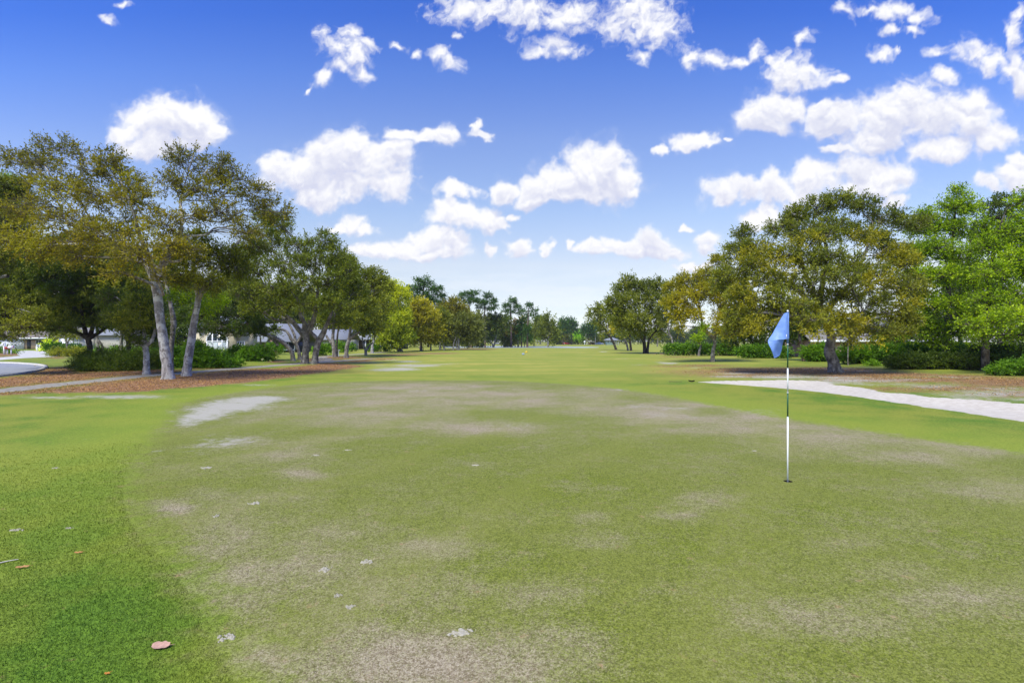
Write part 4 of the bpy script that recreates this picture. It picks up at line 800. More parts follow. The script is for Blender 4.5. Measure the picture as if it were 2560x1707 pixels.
tree('thin grey-green sapling just right of the great oak trunk', (2120, 905), [[(2120,905,3),(2120,875,3),(2121,850,2.5),(2120,820,2)]], [(2121,835,20,14),(2128,850,18,12),(2112,820,20,14),(2130,815,18,14),(2122,862,16,6)], 'grey', 'mid', Y=38, k=.9, name='sapling')
tree('small dark cedar-like tree above the right hedge', (2225, 900), [[(2225,900,6),(2225,870,5),(2225,845,4)]], [(2220,845,40,12,0,-.05),(2235,830,40,12,0,0),(2200,850,30,9,0,0),(2255,850,26,9,0,0)], 'azalea', 'dark', Y=40, k=1.3, name='small_tree')
MAPLE = dict(shell=.4, flat=.75, wid=.7, cr=.62)
tree('bright green maple, the taller one with pointed top right of the great oak', (2365, 905),
     [[(2365,905,20),(2366,870,18),(2368,820,16),(2370,740,13),(2376,650,9),(2385,560,6),(2392,490,3)],[(2366,860,10),(2340,830,8),(2310,810,6)],[(2368,800,9),(2410,760,7),(2440,740,5)]],
     [(2392,485,22,18,0,0),(2380,515,36,22,0,0),(2415,520,36,22,0,0),(2310,540,26,20,0,0),(2300,575,34,24,0,-.02),(2345,560,34,24,0,-.02),(2400,570,46,26,0,-.05),(2290,630,36,28,0,.02),(2340,620,46,30,-1,0),(2400,640,46,30,-1,-.05),(2300,690,40,28,-1,.05),(2360,690,50,28,-2,0),(2430,690,40,30,0,-.05),
      (2310,750,44,26,-1,.0),(2370,760,46,26,-2,.08),(2290,800,34,22,-1,-.05),(2340,820,44,22,-1,-.08),(2390,830,40,18,-1,-.08),(2430,780,40,26,0,-.08),(2280,845,34,10,-1,-.05),(2350,860,40,12,-1,-.1)],
     'maple', 'dark', 'maple_tree', Y=36, k=1.4, leaf=.125, **MAPLE)
tree('nearer bright green maple at the right picture edge with low boughs', (2463, 915),
     [[(2463,915,22),(2464,870,20),(2468,800,17),(2475,700,13),(2490,600,9),(2510,540,5)],[(2466,840,11),(2430,815,8),(2400,810,5)],[(2468,800,11),(2520,780,8),(2580,770,5)],[(2470,760,9),(2510,700,7),(2560,660,5)]],
     [(2545,560,34,26,0,.05),(2510,590,40,30,0,.02),(2580,600,40,40,0,.08),(2470,620,40,26,0,.0),(2540,650,46,30,-1,.05),(2480,680,46,28,-1,.05),(2600,680,50,36,-1,.05),(2530,730,50,28,-1,-.05),(2470,745,40,22,-1,.02),(2590,760,50,30,-2,.08),(2540,790,50,22,-3,.12),(2480,800,40,18,-3,.08),(2430,815,34,14,-3,.06),(2600,820,50,22,-3,.0),(2540,840,46,16,-1,-.15),(2440,850,34,12,-1,-.15),(2450,570,30,24,1,-.05),(2560,500,26,24,0,0),(2620,540,50,60,0,0)],
     'maple', 'dark', 'maple_tree', Y=31, k=1.35, leaf=.12, **MAPLE)
tree('dark purplish-green tree top rising between the two maples', (2500, 905), [[(2500,905,16),(2500,800,13),(2500,650,9),(2495,540,5)]],
     [(2475,515,26,18),(2505,500,26,18),(2530,525,28,20),(2490,545,40,24),(2520,600,60,40),(2460,600,40,30),(2490,680,70,40),(2440,740,60,40),(2520,770,70,40),(2400,690,50,50)], 'dark', 'dark', Y=43, k=1.0)
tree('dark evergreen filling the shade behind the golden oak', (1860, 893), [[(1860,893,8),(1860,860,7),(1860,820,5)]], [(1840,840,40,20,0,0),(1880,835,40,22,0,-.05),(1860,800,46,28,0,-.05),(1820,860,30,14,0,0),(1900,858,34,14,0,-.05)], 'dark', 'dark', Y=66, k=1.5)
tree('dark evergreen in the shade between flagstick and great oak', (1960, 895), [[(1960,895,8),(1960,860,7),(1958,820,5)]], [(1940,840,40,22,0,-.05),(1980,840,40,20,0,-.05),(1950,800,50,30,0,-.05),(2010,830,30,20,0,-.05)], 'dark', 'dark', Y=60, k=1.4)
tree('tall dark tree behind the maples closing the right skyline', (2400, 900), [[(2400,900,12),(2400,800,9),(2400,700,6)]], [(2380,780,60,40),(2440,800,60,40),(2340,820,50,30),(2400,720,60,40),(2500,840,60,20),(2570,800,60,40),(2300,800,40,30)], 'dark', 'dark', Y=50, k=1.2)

# ------------------------------------------------------------------ hedges and bushes, right side (front row left to right)
bush('long low clipped azalea hedge, far end tapering to a point', (1740, 885), [(1668,876,14,10),(1690,873,22,13),(1720,872,26,14),(1755,873,26,14),(1790,874,26,14),(1825,876,26,15),(1850,880,20,11)], name='hedge', cat='hedge', Y=66)
bush('dark green azalea mound directly left of the brown straight trunk', (1900, 893), [(1870,878,30,15),(1905,878,32,17),(1940,880,30,17),(1890,888,30,9),(1960,884,20,12)], Y=54, k=2.8)
bush('light green azalea between the brown trunk and the great oak', (2045, 902), [(2030,880,30,17,0,.1),(2058,876,30,18,0,.15),(2045,890,36,13,0,.0)], Y=44, k=2.8)
bush('rounded azalea hedge right behind the great oak trunk', (2160, 905), [(2110,885,24,18),(2145,882,34,19,0,.05),(2185,884,36,22,0,0),(2160,895,46,14,0,-.05),(2215,886,24,22,0,0)], Y=40)
bush('clipped hedge top running on under the small cedar, sunlit tint along its rim', (2300, 905), [(2240,872,30,12,0,.1),(2290,870,36,12,0,.1),(2340,868,36,12,0,.1),(2390,870,34,13,0,.0),(2260,890,40,16,0,-.1),(2330,890,46,18,0,-.1),(2400,890,46,18,0,-.1)], name='hedge', cat='hedge', Y=38)  # sun on the rim and shade below are put into the leaf tint
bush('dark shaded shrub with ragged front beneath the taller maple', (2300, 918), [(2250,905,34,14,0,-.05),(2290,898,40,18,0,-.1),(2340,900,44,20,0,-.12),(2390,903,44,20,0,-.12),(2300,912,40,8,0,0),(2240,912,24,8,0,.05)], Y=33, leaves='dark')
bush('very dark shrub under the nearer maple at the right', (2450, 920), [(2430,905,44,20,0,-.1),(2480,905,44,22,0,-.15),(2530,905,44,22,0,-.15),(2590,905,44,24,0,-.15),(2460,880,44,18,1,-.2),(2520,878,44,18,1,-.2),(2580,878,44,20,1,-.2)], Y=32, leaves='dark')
bush('spreading low shrub at the right picture edge, leaning to the lawn', (2530, 938), [(2500,925,30,14,0,.0),(2540,915,40,20,0,.0),(2590,912,44,26,0,0),(2560,932,34,10,0,.05),(2640,920,40,26)], Y=27)
bush('little light green shrub at the foot of the right azalea hedge', (2185, 914), [(2180,910,20,4,0,.3),(2200,912,14,4,0,.2)], Y=37)
# left side
bush('dark feathery fern-like shrub bed left of the three grey trunks', (260, 928), [(192,912,20,13,0,-.05),(212,898,18,18,.5,-.1),(236,908,22,16,-.5,.0),(252,890,16,18,1,-.12),(275,902,24,18,0,-.12),(300,888,18,16,1,-.1),(318,904,24,18,-.3,-.05),(345,896,20,22,.5,-.12),(365,910,20,14,0,.02),(230,920,34,9,-.5,-.02),(290,920,40,9,-.5,.05),(340,920,30,8,-.3,-.05),(385,900,16,18,.5,-.1)], Y=31, leaves='dark', wid=.22, leaf=.15, k=2.2)
bush('deep green leafy shrub between the pale trunks and the arched window', (500, 925), [(430,890,30,30,0,-.05),(490,880,34,26,0,.05),(530,895,36,24,0,.0),(460,905,40,20,0,-.02),(550,905,34,16,0,-.02),(500,912,50,12,0,-.05),(580,908,26,12,0,-.05),(400,895,30,28,0,-.1)], Y=33.5, k=2.8)
bush('rounded dark green shrub with white blossoms before the grey-roofed house', (640, 905), [(625,885,28,20),(655,882,26,20),(640,895,36,12),(610,893,20,12),(668,892,20,12)], Y=45, k=2.8, flowers=9)
bush('low white-flowering shrub beneath the arched window', (560, 897), [(555,888,22,8),(580,888,16,7),(600,882,12,10)], Y=52, flowers=30)
bush('small clipped shrub beside the screened porch', (692, 882), [(682,868,14,12,0,0),(700,868,12,12,0,.1)], Y=72)
bush('bright green shrub right of the double-trunked oak', (805, 890), [(795,878,16,10,0,.1),(815,879,16,9,0,.1),(805,872,14,7,0,0)], Y=66)
bush('dark clipped hedge in front of the cream wall', (840, 878), [(810,868,18,6,0,-.1),(840,868,22,6,0,-.15),(870,867,20,6,0,-.1)], Y=90, name='hedge', cat='hedge')
bush('round green shrub at the right end of the dark clipped hedge', (855, 882), [(852,870,10,9,0,.15),(864,872,10,8,0,.1)], Y=82)
bush('low green shrub behind the small forked oak', (945, 881), [(930,872,14,6),(950,872,16,6,0,.1),(968,873,10,5)], Y=88)
bush('dark clipped street hedge hiding the parked car', (165, 886), [(120,868,14,9,0,-.1),(145,871,22,10,0,-.15),(180,874,24,9,0,-.15),(205,878,22,8,0,-.1)], Y=76, name='hedge', cat='hedge')
bush('lower olive hedge in front of the dark street hedge', (185, 892), [(150,882,20,8,0,.1),(180,882,24,9,0,.2),(212,884,24,9,0,.15),(130,884,14,7,0,0)], Y=62, name='hedge', cat='hedge', leaves='olive')
bush('fresh green hedge under the beige wall', (300, 885), [(255,882,20,8,0,.2),(290,880,22,9,0,.2),(330,880,18,10,0,.3),(350,884,16,10,0,.2)], Y=60, name='hedge', cat='hedge')
bush('clipped bright arch-shaped shrub by the driveway', (125, 881), [(114,870,6,10,0,.3),(137,870,6,10,0,.2),(120,860,8,5,0,.4),(131,860,8,5,0,.4),(125,857,9,4,0,.4)], Y=95, leaves='lime', k=2.4, name='topiary', cat='topiary')
bush('flat-topped shrub beneath the white mailbox', (35, 888), [(22,882,8,5,0,0),(36,883,12,5,0,0)], Y=74)
bush('low shrub at the left picture edge by the white post', (0, 886), [(-8,876,12,8,0,0)], Y=78)

bush('loose shrub between the right grey trunk and the rounded white-blossom shrub', (590, 905), [(585,885,18,16,0,0),(605,878,14,14,1,-.05),(570,895,22,10,0,.05)], Y=48)
bush('tall dark shrub against the wall left of the arched window', (490, 890), [(485,865,16,18,0,-.1),(470,872,16,16,0,-.1),(505,876,12,12,0,0)], Y=57, leaves='dark')
bush('dark foundation shrub in front of the beige wall near the pale trunk', (400, 885), [(385,868,20,14,0,-.1),(405,872,20,14,0,0),(365,872,16,12,0,.05)], Y=70, leaves='dark')

tree('dense dark evergreen standing behind the two pale leaning trunks', (450, 888), [[(450,888,7),(450,860,6),(450,820,4)]], [(435,850,30,20,0,0),(470,840,30,20,0,0),(450,815,40,20,0,.05),(400,840,30,22,0,0),(440,870,34,12,0,-.05),(480,865,20,12,0,0)], 'dark', 'dark', Y=70, k=1.7)
tree('low spreading dark oak before the grey roofs, between the crooked trunks', (655, 882), [[(655,882,6),(652,860,5),(650,840,4)]], [(640,832,34,12,0,0),(610,820,30,14,0,0),(680,828,30,10,0,0)], 'oak', 'dark', Y=74, k=1.0)
for i, (cx, cy, rx, ry, lab) in enumerate([(1160, 842, 40, 16, 'far green tree filling the view left of the V-shaped tree'), (1330, 838, 26, 15, 'far green tree filling the view right of the tufted pine'), (1425, 842, 34, 13, 'far green tree low behind the lime round tree'), (1350, 822, 18, 14, 'taller far tree showing behind the lone oak left side'), (1240, 815, 30, 14, 'tall far tree above the V-shaped tree')]):
    yy = 330 + i * 9; tree(lab, (cx, HZ + EYE * F / yy), [[(cx, HZ + EYE * F / yy, 2.6), (cx, cy, 1.6)]], [(cx, cy, rx, ry), (cx - rx * .5, cy + ry * .4, rx * .6, ry * .6), (cx + rx * .5, cy + ry * .4, rx * .6, ry * .6)], 'oak', 'dark', 'far_tree', Y=yy, k=1.9, leaf=.7, branches=False, group='trees beyond the pond')

# ------------------------------------------------------------------ buildings
def plain(name, c, rough=.7, spec=.3, **kw):
    m, n = material(name); n.principled(c, rough, None, spec=spec, **kw); return m
def wallm(name, c, sc=3): return simple_noise(name, tuple(v * .86 for v in c), tuple(min(.9, v * 1.08) for v in c), sc, bump=.15)
def brickm(name, c1, c2, mortar, s=1.0):
    m, n = material(name); P = n.pos(); sx = n.new('ShaderNodeSeparateXYZ'); n.put(sx.inputs[0], P)
    cb = n.new('ShaderNodeCombineXYZ'); n.put(cb.inputs[0], n.m('ADD', sx.outputs[0], sx.outputs[1])); n.put(cb.inputs[1], sx.outputs[2])
    b = n.new('ShaderNodeTexBrick'); n.put(b.inputs['Vector'], cb.outputs[0]); b.inputs['Scale'].default_value = 4.5 * s
    b.inputs['Color1'].default_value = (*c1, 1); b.inputs['Color2'].default_value = (*c2, 1); b.inputs['Mortar'].default_value = (*mortar, 1)
    n.principled(b.outputs['Color'], .9); return m
def shinglem(name, c):
    m, n = material(name); P = n.pos(); f = n.noise(n.v('MULTIPLY', P, (1, 1, 3)), 5, 4, .7); sx = n.new('ShaderNodeSeparateXYZ'); n.put(sx.inputs[0], P)
    row = n.m('FRACT', n.m('MULTIPLY', sx.outputs[2], 9.0)); g = n.m('MULTIPLY', n.ss(row, .0, .18, .75, 1), n.ss(f, .2, .8, .8, 1.12))
    n.principled(n.v('MULTIPLY', (*c,), g) if False else n.mix(g, tuple(v * .2 for v in c), c), .9, spec=.15); return m
M = dict(cream=wallm('stucco_cream', (.50, .44, .31)), beige=wallm('stucco_beige', (.44, .42, .36)), white=wallm('paint_white', (.72, .73, .75)), pink=wallm('brick_pink', (.56, .36, .31)),
         tan=wallm('wall_tan', (.50, .36, .24)), brown=wallm('wall_dark_brown', (.10, .08, .06)), brick=brickm('brick_red', (.30, .12, .07), (.22, .09, .06), (.4, .36, .32)),
         trim=plain('trim_white', (.80, .81, .84)), glass=plain('window_glass', (.03, .04, .045), .06, .6), curtain=simple_noise('curtained_glass', (.34, .40, .40), (.50, .54, .52), 4, rough=.15, spec=.5, bump=0),
         block=brickm('glass_block', (.42, .46, .38), (.48, .50, .42), (.60, .60, .56), .9), screen=plain('porch_screen', (.02, .025, .035), .4),
         rgrey=shinglem('shingle_grey', (.22, .235, .265)), rtan=shinglem('shingle_tan', (.22, .19, .165)), rlight=shinglem('shingle_light', (.21, .20, .19)), metal=plain('metal_dark', (.05, .05, .05), .5),
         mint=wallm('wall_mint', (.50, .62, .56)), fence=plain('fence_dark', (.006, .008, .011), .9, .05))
_CUBE = np.array([(0,1,3,2),(4,6,7,5),(0,4,5,1),(2,3,7,6),(0,2,6,4),(1,5,7,3)])
def bx(acc, x0, x1, y0, y1, z0, z1):
    co = np.array([(x, y, z) for x in (x0, x1) for y in (y0, y1) for z in (z0, z1)], float); acc.add(co, _CUBE)
def part(name, acc, mat, parent, smooth=False):
    return link(name, acc.mesh(name, smooth), mat, parent)
def one(name, mat, parent, *boxes):
    a = Acc(); [bx(a, *b) for b in boxes]; return part(name, a, mat, parent)
def window(parent, x0, x1, z0, z1, y, nm=2, nz=1, glass='glass', t=.07):
    a = Acc(); f = y - .05
    bx(a, x0, x0 + t, f, y + .02, z0, z1); bx(a, x1 - t, x1, f, y + .02, z0, z1); bx(a, x0 + t, x1 - t, f, y + .02, z1 - t, z1); bx(a, x0 + t, x1 - t, f, y + .02, z0, z0 + t)
    for i in range(1, nm): x = x0 + (x1 - x0) * i / nm; bx(a, x - t * .35, x + t * .35, f + .005, y + .01, z0 + t, z1 - t)
    for i in range(1, nz): z = z0 + (z1 - z0) * i / nz; bx(a, x0 + t, x1 - t, f + .01, y + .005, z - t * .3, z + t * .3)
    w_ = part('window', a, M['trim'], parent); one('pane', M[glass], w_, (x0 + t * .5, x1 - t * .5, y - .02, y + .015, z0 + t * .5, z1 - t * .5)); return w_
def gable_x(x0, x1, y0, y1, z0, h, ov=.5, th=.16):
    """roof with its ridge along x"""
    ym = (y0 + y1) / 2; a = Acc(); s = h / ((y1 - y0) / 2); ze = z0 - ov * s
    pr = [(y0 - ov, ze), (ym, z0 + h), (y1 + ov, ze), (y1 + ov, ze + th), (ym, z0 + h + th), (y0 - ov, ze + th)]
    co = [(x, y, z) for x in (x0 - ov, x1 + ov) for y, z in pr]
    q = [(i, (i + 1) % 6, (i + 1) % 6 + 6, i + 6) for i in range(6)] + [(0, 5, 4, 1), (1, 4, 3, 2), (6, 7, 10, 11), (7, 8, 9, 10)]
    a.add(np.array(co), np.array(q)); return a
def gable_y(x0, x1, y0, y1, z0, h, ov=.5, th=.16):
    a = gable_x(y0, y1, x0, x1, z0, h, ov, th); a.v = [v[:, [1, 0, 2]] for v in a.v]; a.q = [q[:, ::-1] for q in a.q]; return a
def hip(x0, x1, y0, y1, z0, h, ov=.5, th=.18):
    a = Acc(); x0 -= ov; x1 += ov; y0 -= ov; y1 += ov; r = min((x1 - x0), (y1 - y0)) / 2 * .98; ym = (y0 + y1) / 2
    xa, xb = (x0 + r, x1 - r) if (x1 - x0) > (y1 - y0) else ((x0 + x1) / 2 - .05, (x0 + x1) / 2 + .05)
    co = np.array([(x0, y0, z0), (x1, y0, z0), (x1, y1, z0), (x0, y1, z0), (x0, y0, z0 + th), (x1, y0, z0 + th), (x1, y1, z0 + th), (x0, y1, z0 + th), (xa, ym, z0 + th + h), (xb, ym, z0 + th + h), (xa, ym + .01, z0 + th + h), (xb, ym + .01, z0 + th + h)])
    a.add(co, np.array([(3, 2, 1, 0), (0, 1, 5, 4), (1, 2, 6, 5), (2, 3, 7, 6), (3, 0, 4, 7), (4, 5, 9, 8), (6, 7, 10, 11), (5, 6, 11, 9), (7, 4, 8, 10)])); return a
def gable_wall(x0, x1, y, z0, h, t=.2):
    a = Acc(); xm = (x0 + x1) / 2
    co = np.array([(x0, y, z0), (x1, y, z0), (xm + .01, y, z0 + h), (xm - .01, y, z0 + h), (x0, y + t, z0), (x1, y + t, z0), (xm + .01, y + t, z0 + h), (xm - .01, y + t, z0 + h)])
    a.add(co, np.array([(0, 1, 2, 3), (5, 4, 7, 6), (0, 3, 7, 4), (1, 5, 6, 2), (3, 2, 6, 7)])); return a
class HS:
    """a house seen at distance Y; X() and Z() give local metres for a place in it"""
    def __init__(s, label, px0, px1, Y, eave, name='house', cat='house'):
        s.Y = Y; s.x = (px0 + px1) / 2; ox = (s.x - CX) / F * Y; s.r = tag(empty(name, (ox, Y, float(H(ox, Y)))), label, cat); s.oz = float(H(ox, Y))
        s.ox = ox; s.x0 = s.X(px0); s.x1 = s.X(px1); s.e = s.Z(eave)
    def X(s, px): return (px - CX) / F * s.Y - s.ox
    def Z(s, py): return EYE - (py - HZ) / F * s.Y - s.oz
h = HS('white-garaged house with tan brick at the far left beyond the street', -90, 120, 118, 850)
one('wall', M['tan'], h.r, (h.X(54), h.x1, .6, 9, -.2, h.e)); one('wall', M['white'], h.r, (h.x0, h.X(54) - .01, 0, 9, -.2, h.e + .3))
part('roof', hip(h.x0, h.x1, 0, 9, h.e + .32, 1.7), M['rtan'], h.r); one('fascia', M['trim'], h.r, (h.X(54), h.x1 + .5, -.56, -.50, h.e + .25, h.e + .55))
one('garage_door', M['trim'], h.r, (h.X(-20), h.X(40), -.06, -.01, 0, 2.3)); one('door', M['metal'], h.r, (h.X(62), h.X(71), .53, .58, 0, 2.1)); window(h.r, h.X(84), h.X(104), .9, 2.1, .58, 3)
h = HS('long beige house with white garage and glass-block window on the left', 172, 380, 92, 843)
one('wall', M['white'], h.r, (h.x0, h.X(200), -2, 3.5, -.2, h.e)); part('wall', gable_wall(h.x0 - .2, h.X(224), -2.2, h.e, 1.4), M['cream'], h.r)
one('wall', M['beige'], h.r, (h.X(200) + .01, h.X(240), -1.6, 3.49, -.2, h.e), (h.X(240) + .005, h.x1, -.5, 3.505, -.2, h.e + .6))
part('roof', gable_y(h.x0, h.X(224), -2.2, 7, h.e + .1, 1.5, .3), M['rlight'], h.r); part('roof', gable_x(h.X(232), h.x1, -.5, 3.5, h.e + .62, 1.5), M['rgrey'], h.r)
g = one('garage_door', M['trim'], h.r, (h.X(175), h.X(196), -2.08, -2.02, 0, 2.3)); window(h.r, h.X(201), h.X(217), .5, 2.3, -1.62, 1, 1, 'block'); window(h.r, h.X(345), h.X(358), 1.2, 2.2, -.52, 2)
h = HS('cream stucco house with tall arched white-mullioned window', 480, 606, 60, 826)
yW = 0
one('wall', M['cream'], h.r, (h.x0, h.X(582), yW, 3.5, -.2, h.e), (h.X(582) + .005, h.x1, .8, 3.505, -.2, h.e - .25)); part('wall', gable_wall(h.X(505), h.X(582), -.02, h.e, 1.1, .15), M['cream'], h.r)
part('roof', hip(h.x0, h.x1, 0.1, 3.5, h.e + .03, 1.5, .3), M['rgrey'], h.r); part('roof', gable_y(h.X(503), h.X(584), -.1, 3, h.e - .05, 1.2, .3), M['rgrey'], h.r)
def arch_window(h, x0, x1, z0, zs, y):
    xm = (x0 + x1) / 2; rx = (x1 - x0) / 2; rz = rx * .9; k = 20; a = Acc()
    t = np.linspace(0, math.pi, k + 1)
    for i in range(k):
        p = [(xm + rx * s * math.cos(tt), zs + rz * s * math.sin(tt)) for s in (1.0, 1.12) for tt in (t[i], t[i + 1])]
        co = np.array([(px_, yy, pz) for yy in (y - .12, y + .02) for px_, pz in (p[0], p[1], p[3], p[2])])
        a.add(co, np.array([(3, 2, 1, 0), (4, 5, 6, 7), (0, 1, 5, 4), (1, 2, 6, 5), (2, 3, 7, 6), (3, 0, 4, 7)]))
    for x in (x0 - .06, x1 - .02): bx(a, x, x + .1, y - .12, y + .02, z0, zs)
    for f_, w_ in ((.27, .11), (.52, .06), (.76, .11)):
        x = x0 + (x1 - x0) * f_; top = zs + rz * math.sqrt(max(0, 1 - ((x - xm) / rx) ** 2)); bx(a, x - w_ / 2, x + w_ / 2, y - .10, y + .01, z0, top)
    bx(a, x0, x1, y - .09, y, zs - .04, zs + .04); bx(a, x0, x1, y - .13, y + .01, z0 - .08, z0)
    fr = part('window', a, M['trim'], h.r); one('pane', M['curtain'], fr, (x0, x1, y - .05, y - .02, z0, zs - .04))
    P = [(xm + rx * math.cos(tt), zs + .0 + rz * math.sin(tt)) for tt in t]; n_ = len(P)
    co = np.array([(q[0], yy, q[1]) for yy in (y - .05, y - .02) for q in P]); loops = list(range(n_))[::-1] + list(range(n_, 2 * n_))
    for i in range(n_ - 1): loops += [i, i + 1, n_ + i + 1, n_ + i]
    link('pane', raw_mesh('pane', co, loops, [0, n_] + [2 * n_ + 4 * i for i in range(n_ - 1)]), M['glass'], fr)
arch_window(h, h.X(519), h.X(569), .35, h.Z(853), -.05); window(h.r, h.X(584), h.X(603), .4, h.Z(853), .78, 3, 1); one('porch_step', M['trim'], h.r, (h.X(570), h.X(604), -.6, -.1, -.1, .3))
h = HS('low brick and white house under a wide grey shingle roof, small brick gable', 600, 735, 84, 852)
one('wall', M['brick'], h.r, (h.x0, h.X(704), 0, 9, -.2, h.e)); one('porch_screen', M['screen'], h.r, (h.X(706), h.x1, .5, 8.9, 0, h.e - .2))
part('roof', gable_x(h.x0, h.x1, 0, 9, h.e + .05, 2.7), M['rgrey'], h.r); part('wall', gable_wall(h.X(673), h.X(693), -.5, h.e - .1, .9), M['brick'], h.r); part('roof', gable_y(h.X(673), h.X(693), -.6, 2.5, h.e - .05, .95, .15), M['rgrey'], h.r)
for a_, b_ in ((616, 622), (633, 655), (664, 671), (676, 688)): window(h.r, h.X(a_), h.X(b_), .8, h.e - .25, -.02, 2, 1, 'curtain')
one('porch_rail', M['trim'], h.r, (h.X(705), h.x1, .40, .45, .35, .5), (h.X(705), h.X(706.5), .40, .46, 0, h.e - .2), (h.X(718), h.X(719), .40, .46, .5, h.e - .2), (h.X(733), h.X(735), .40, .46, 0, h.e - .2))
h = HS('cream-walled house with dark eave seen between the oak trunks', 770, 862, 104, 849)
one('wall', M['beige'], h.r, (h.x0, h.x1, 0, 9, -.2, h.e)); part('roof', gable_x(h.x0, h.x1, 0, 9, h.e + .1, 1.9), M['rgrey'], h.r); one('garage_door', M['cream'], h.r, (h.X(802), h.X(830), -.06, -.01, 0, 2.0)); window(h.r, h.X(838), h.X(846), .3, 2.0, -.02, 1, 1, 'curtain')
h = HS('dark brown house with pale posts farthest along the left row', 885, 1000, 118, 850)
one('wall', M['brown'], h.r, (h.x0, h.x1, 1.5, 9, -.2, h.e)); part('roof', hip(h.x0, h.x1, 0, 9, h.e + .1, 1.6), M['rgrey'], h.r)
for p_ in (893, 912, 938, 950, 975): one('post', M['trim'], h.r, (h.X(p_), h.X(p_) + .22, .1, .3, -.1, h.e))
window(h.r, h.X(920), h.X(932), .4, 2.2, 1.48, 2); window(h.r, h.X(955), h.X(968), .4, 2.2, 1.48, 2)
h = HS('pink brick house with pale tan roof behind the right hedge', 2030, 2330, 58, 849)
one('wall', M['pink'], h.r, (h.x0, h.x1, 0, 9, -.2, h.e)); part('roof', gable_x(h.x0, h.x1, 0, 9, h.e + .12, 2.3), M['rlight'], h.r); one('fascia', M['trim'], h.r, (h.x0 - .5, h.x1 + .5, -.62, -.55, h.e - .28, h.e - .05))
window(h.r, h.X(2122), h.X(2146), .9, 1.75, -.02, 3, 2, 'curtain'); window(h.r, h.X(2046), h.X(2062), .9, 1.75, -.02, 2, 2, 'curtain'); window(h.r, h.X(2250), h.X(2270), .9, 1.75, -.02, 2, 2, 'curtain')
h = HS('small mint hip-roofed pavilion on the far side of the pond', 1515, 1549, 262, 851, 'pavilion', 'pavilion')
one('wall', M['mint'], h.r, (h.x0 + .4, h.X(1536), 0, 4, -.6, h.e)); part('roof', hip(h.x0, h.x1 - .5, -.5, 4.5, h.e, 1.3, .8), M['rgrey'], h.r)
for p_ in (1540, 1545): one('post', M['trim'], h.r, (h.X(p_), h.X(p_) + .25, 0, .25, -.4, h.e))
window(h.r, h.X(1519), h.X(1522), 1.1, 2.0, -.02, 1); window(h.r, h.X(1526), h.X(1529), 1.1, 2.0, -.02, 1)
h = HS('grey-blue gabled house far beyond the pond, left of the lime tree', 1392, 1408, 300, 850)
one('wall', M['rgrey'], h.r, (h.x0, h.x1, 0, 6, -.2, h.e)); part('roof', gable_y(h.x0, h.x1, 0, 6, h.e, 2.0), M['rlight'], h.r); window(h.r, h.x0 + 1, h.x1 - 1, .6, 1.8, -.02, 2)

# dark screen fence under the right maples
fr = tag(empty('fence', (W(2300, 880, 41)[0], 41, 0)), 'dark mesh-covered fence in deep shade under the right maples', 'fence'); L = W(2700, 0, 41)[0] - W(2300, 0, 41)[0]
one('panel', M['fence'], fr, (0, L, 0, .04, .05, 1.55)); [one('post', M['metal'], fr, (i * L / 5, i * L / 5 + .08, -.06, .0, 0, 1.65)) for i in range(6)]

# ------------------------------------------------------------------ vehicles
def lathe(prof, seg=20, ax='z'):
    prof = np.array(prof, float); t = np.linspace(0, 2 * math.pi, seg, endpoint=False); k = len(prof)
    V = np.stack([prof[:, 0][:, None] * np.cos(t), prof[:, 0][:, None] * np.sin(t), np.repeat(prof[:, 1][:, None], seg, 1)], -1)
    if ax == 'y': V = V[..., [0, 2, 1]]
    b = np.arange(k - 1)[:, None] * seg + np.arange(seg)[None]; c = np.arange(k - 1)[:, None] * seg + (np.arange(seg)[None] + 1) % seg
    q = np.stack([b, c, c + seg, b + seg], -1).reshape(-1, 4); return V.reshape(-1, 3), q
PM = {k: plain('paint_' + k, c, .3, .5) for k, c in {'carwhite': (.72, .73, .75), 'darkblue': (.02, .03, .06), 'carred': (.40, .03, .02), 'silver': (.35, .37, .39)}.items()}
tyre_m = plain('rubber', (.02, .02, .02), .8); rim_m = plain('rim', (.45, .45, .46), .3)
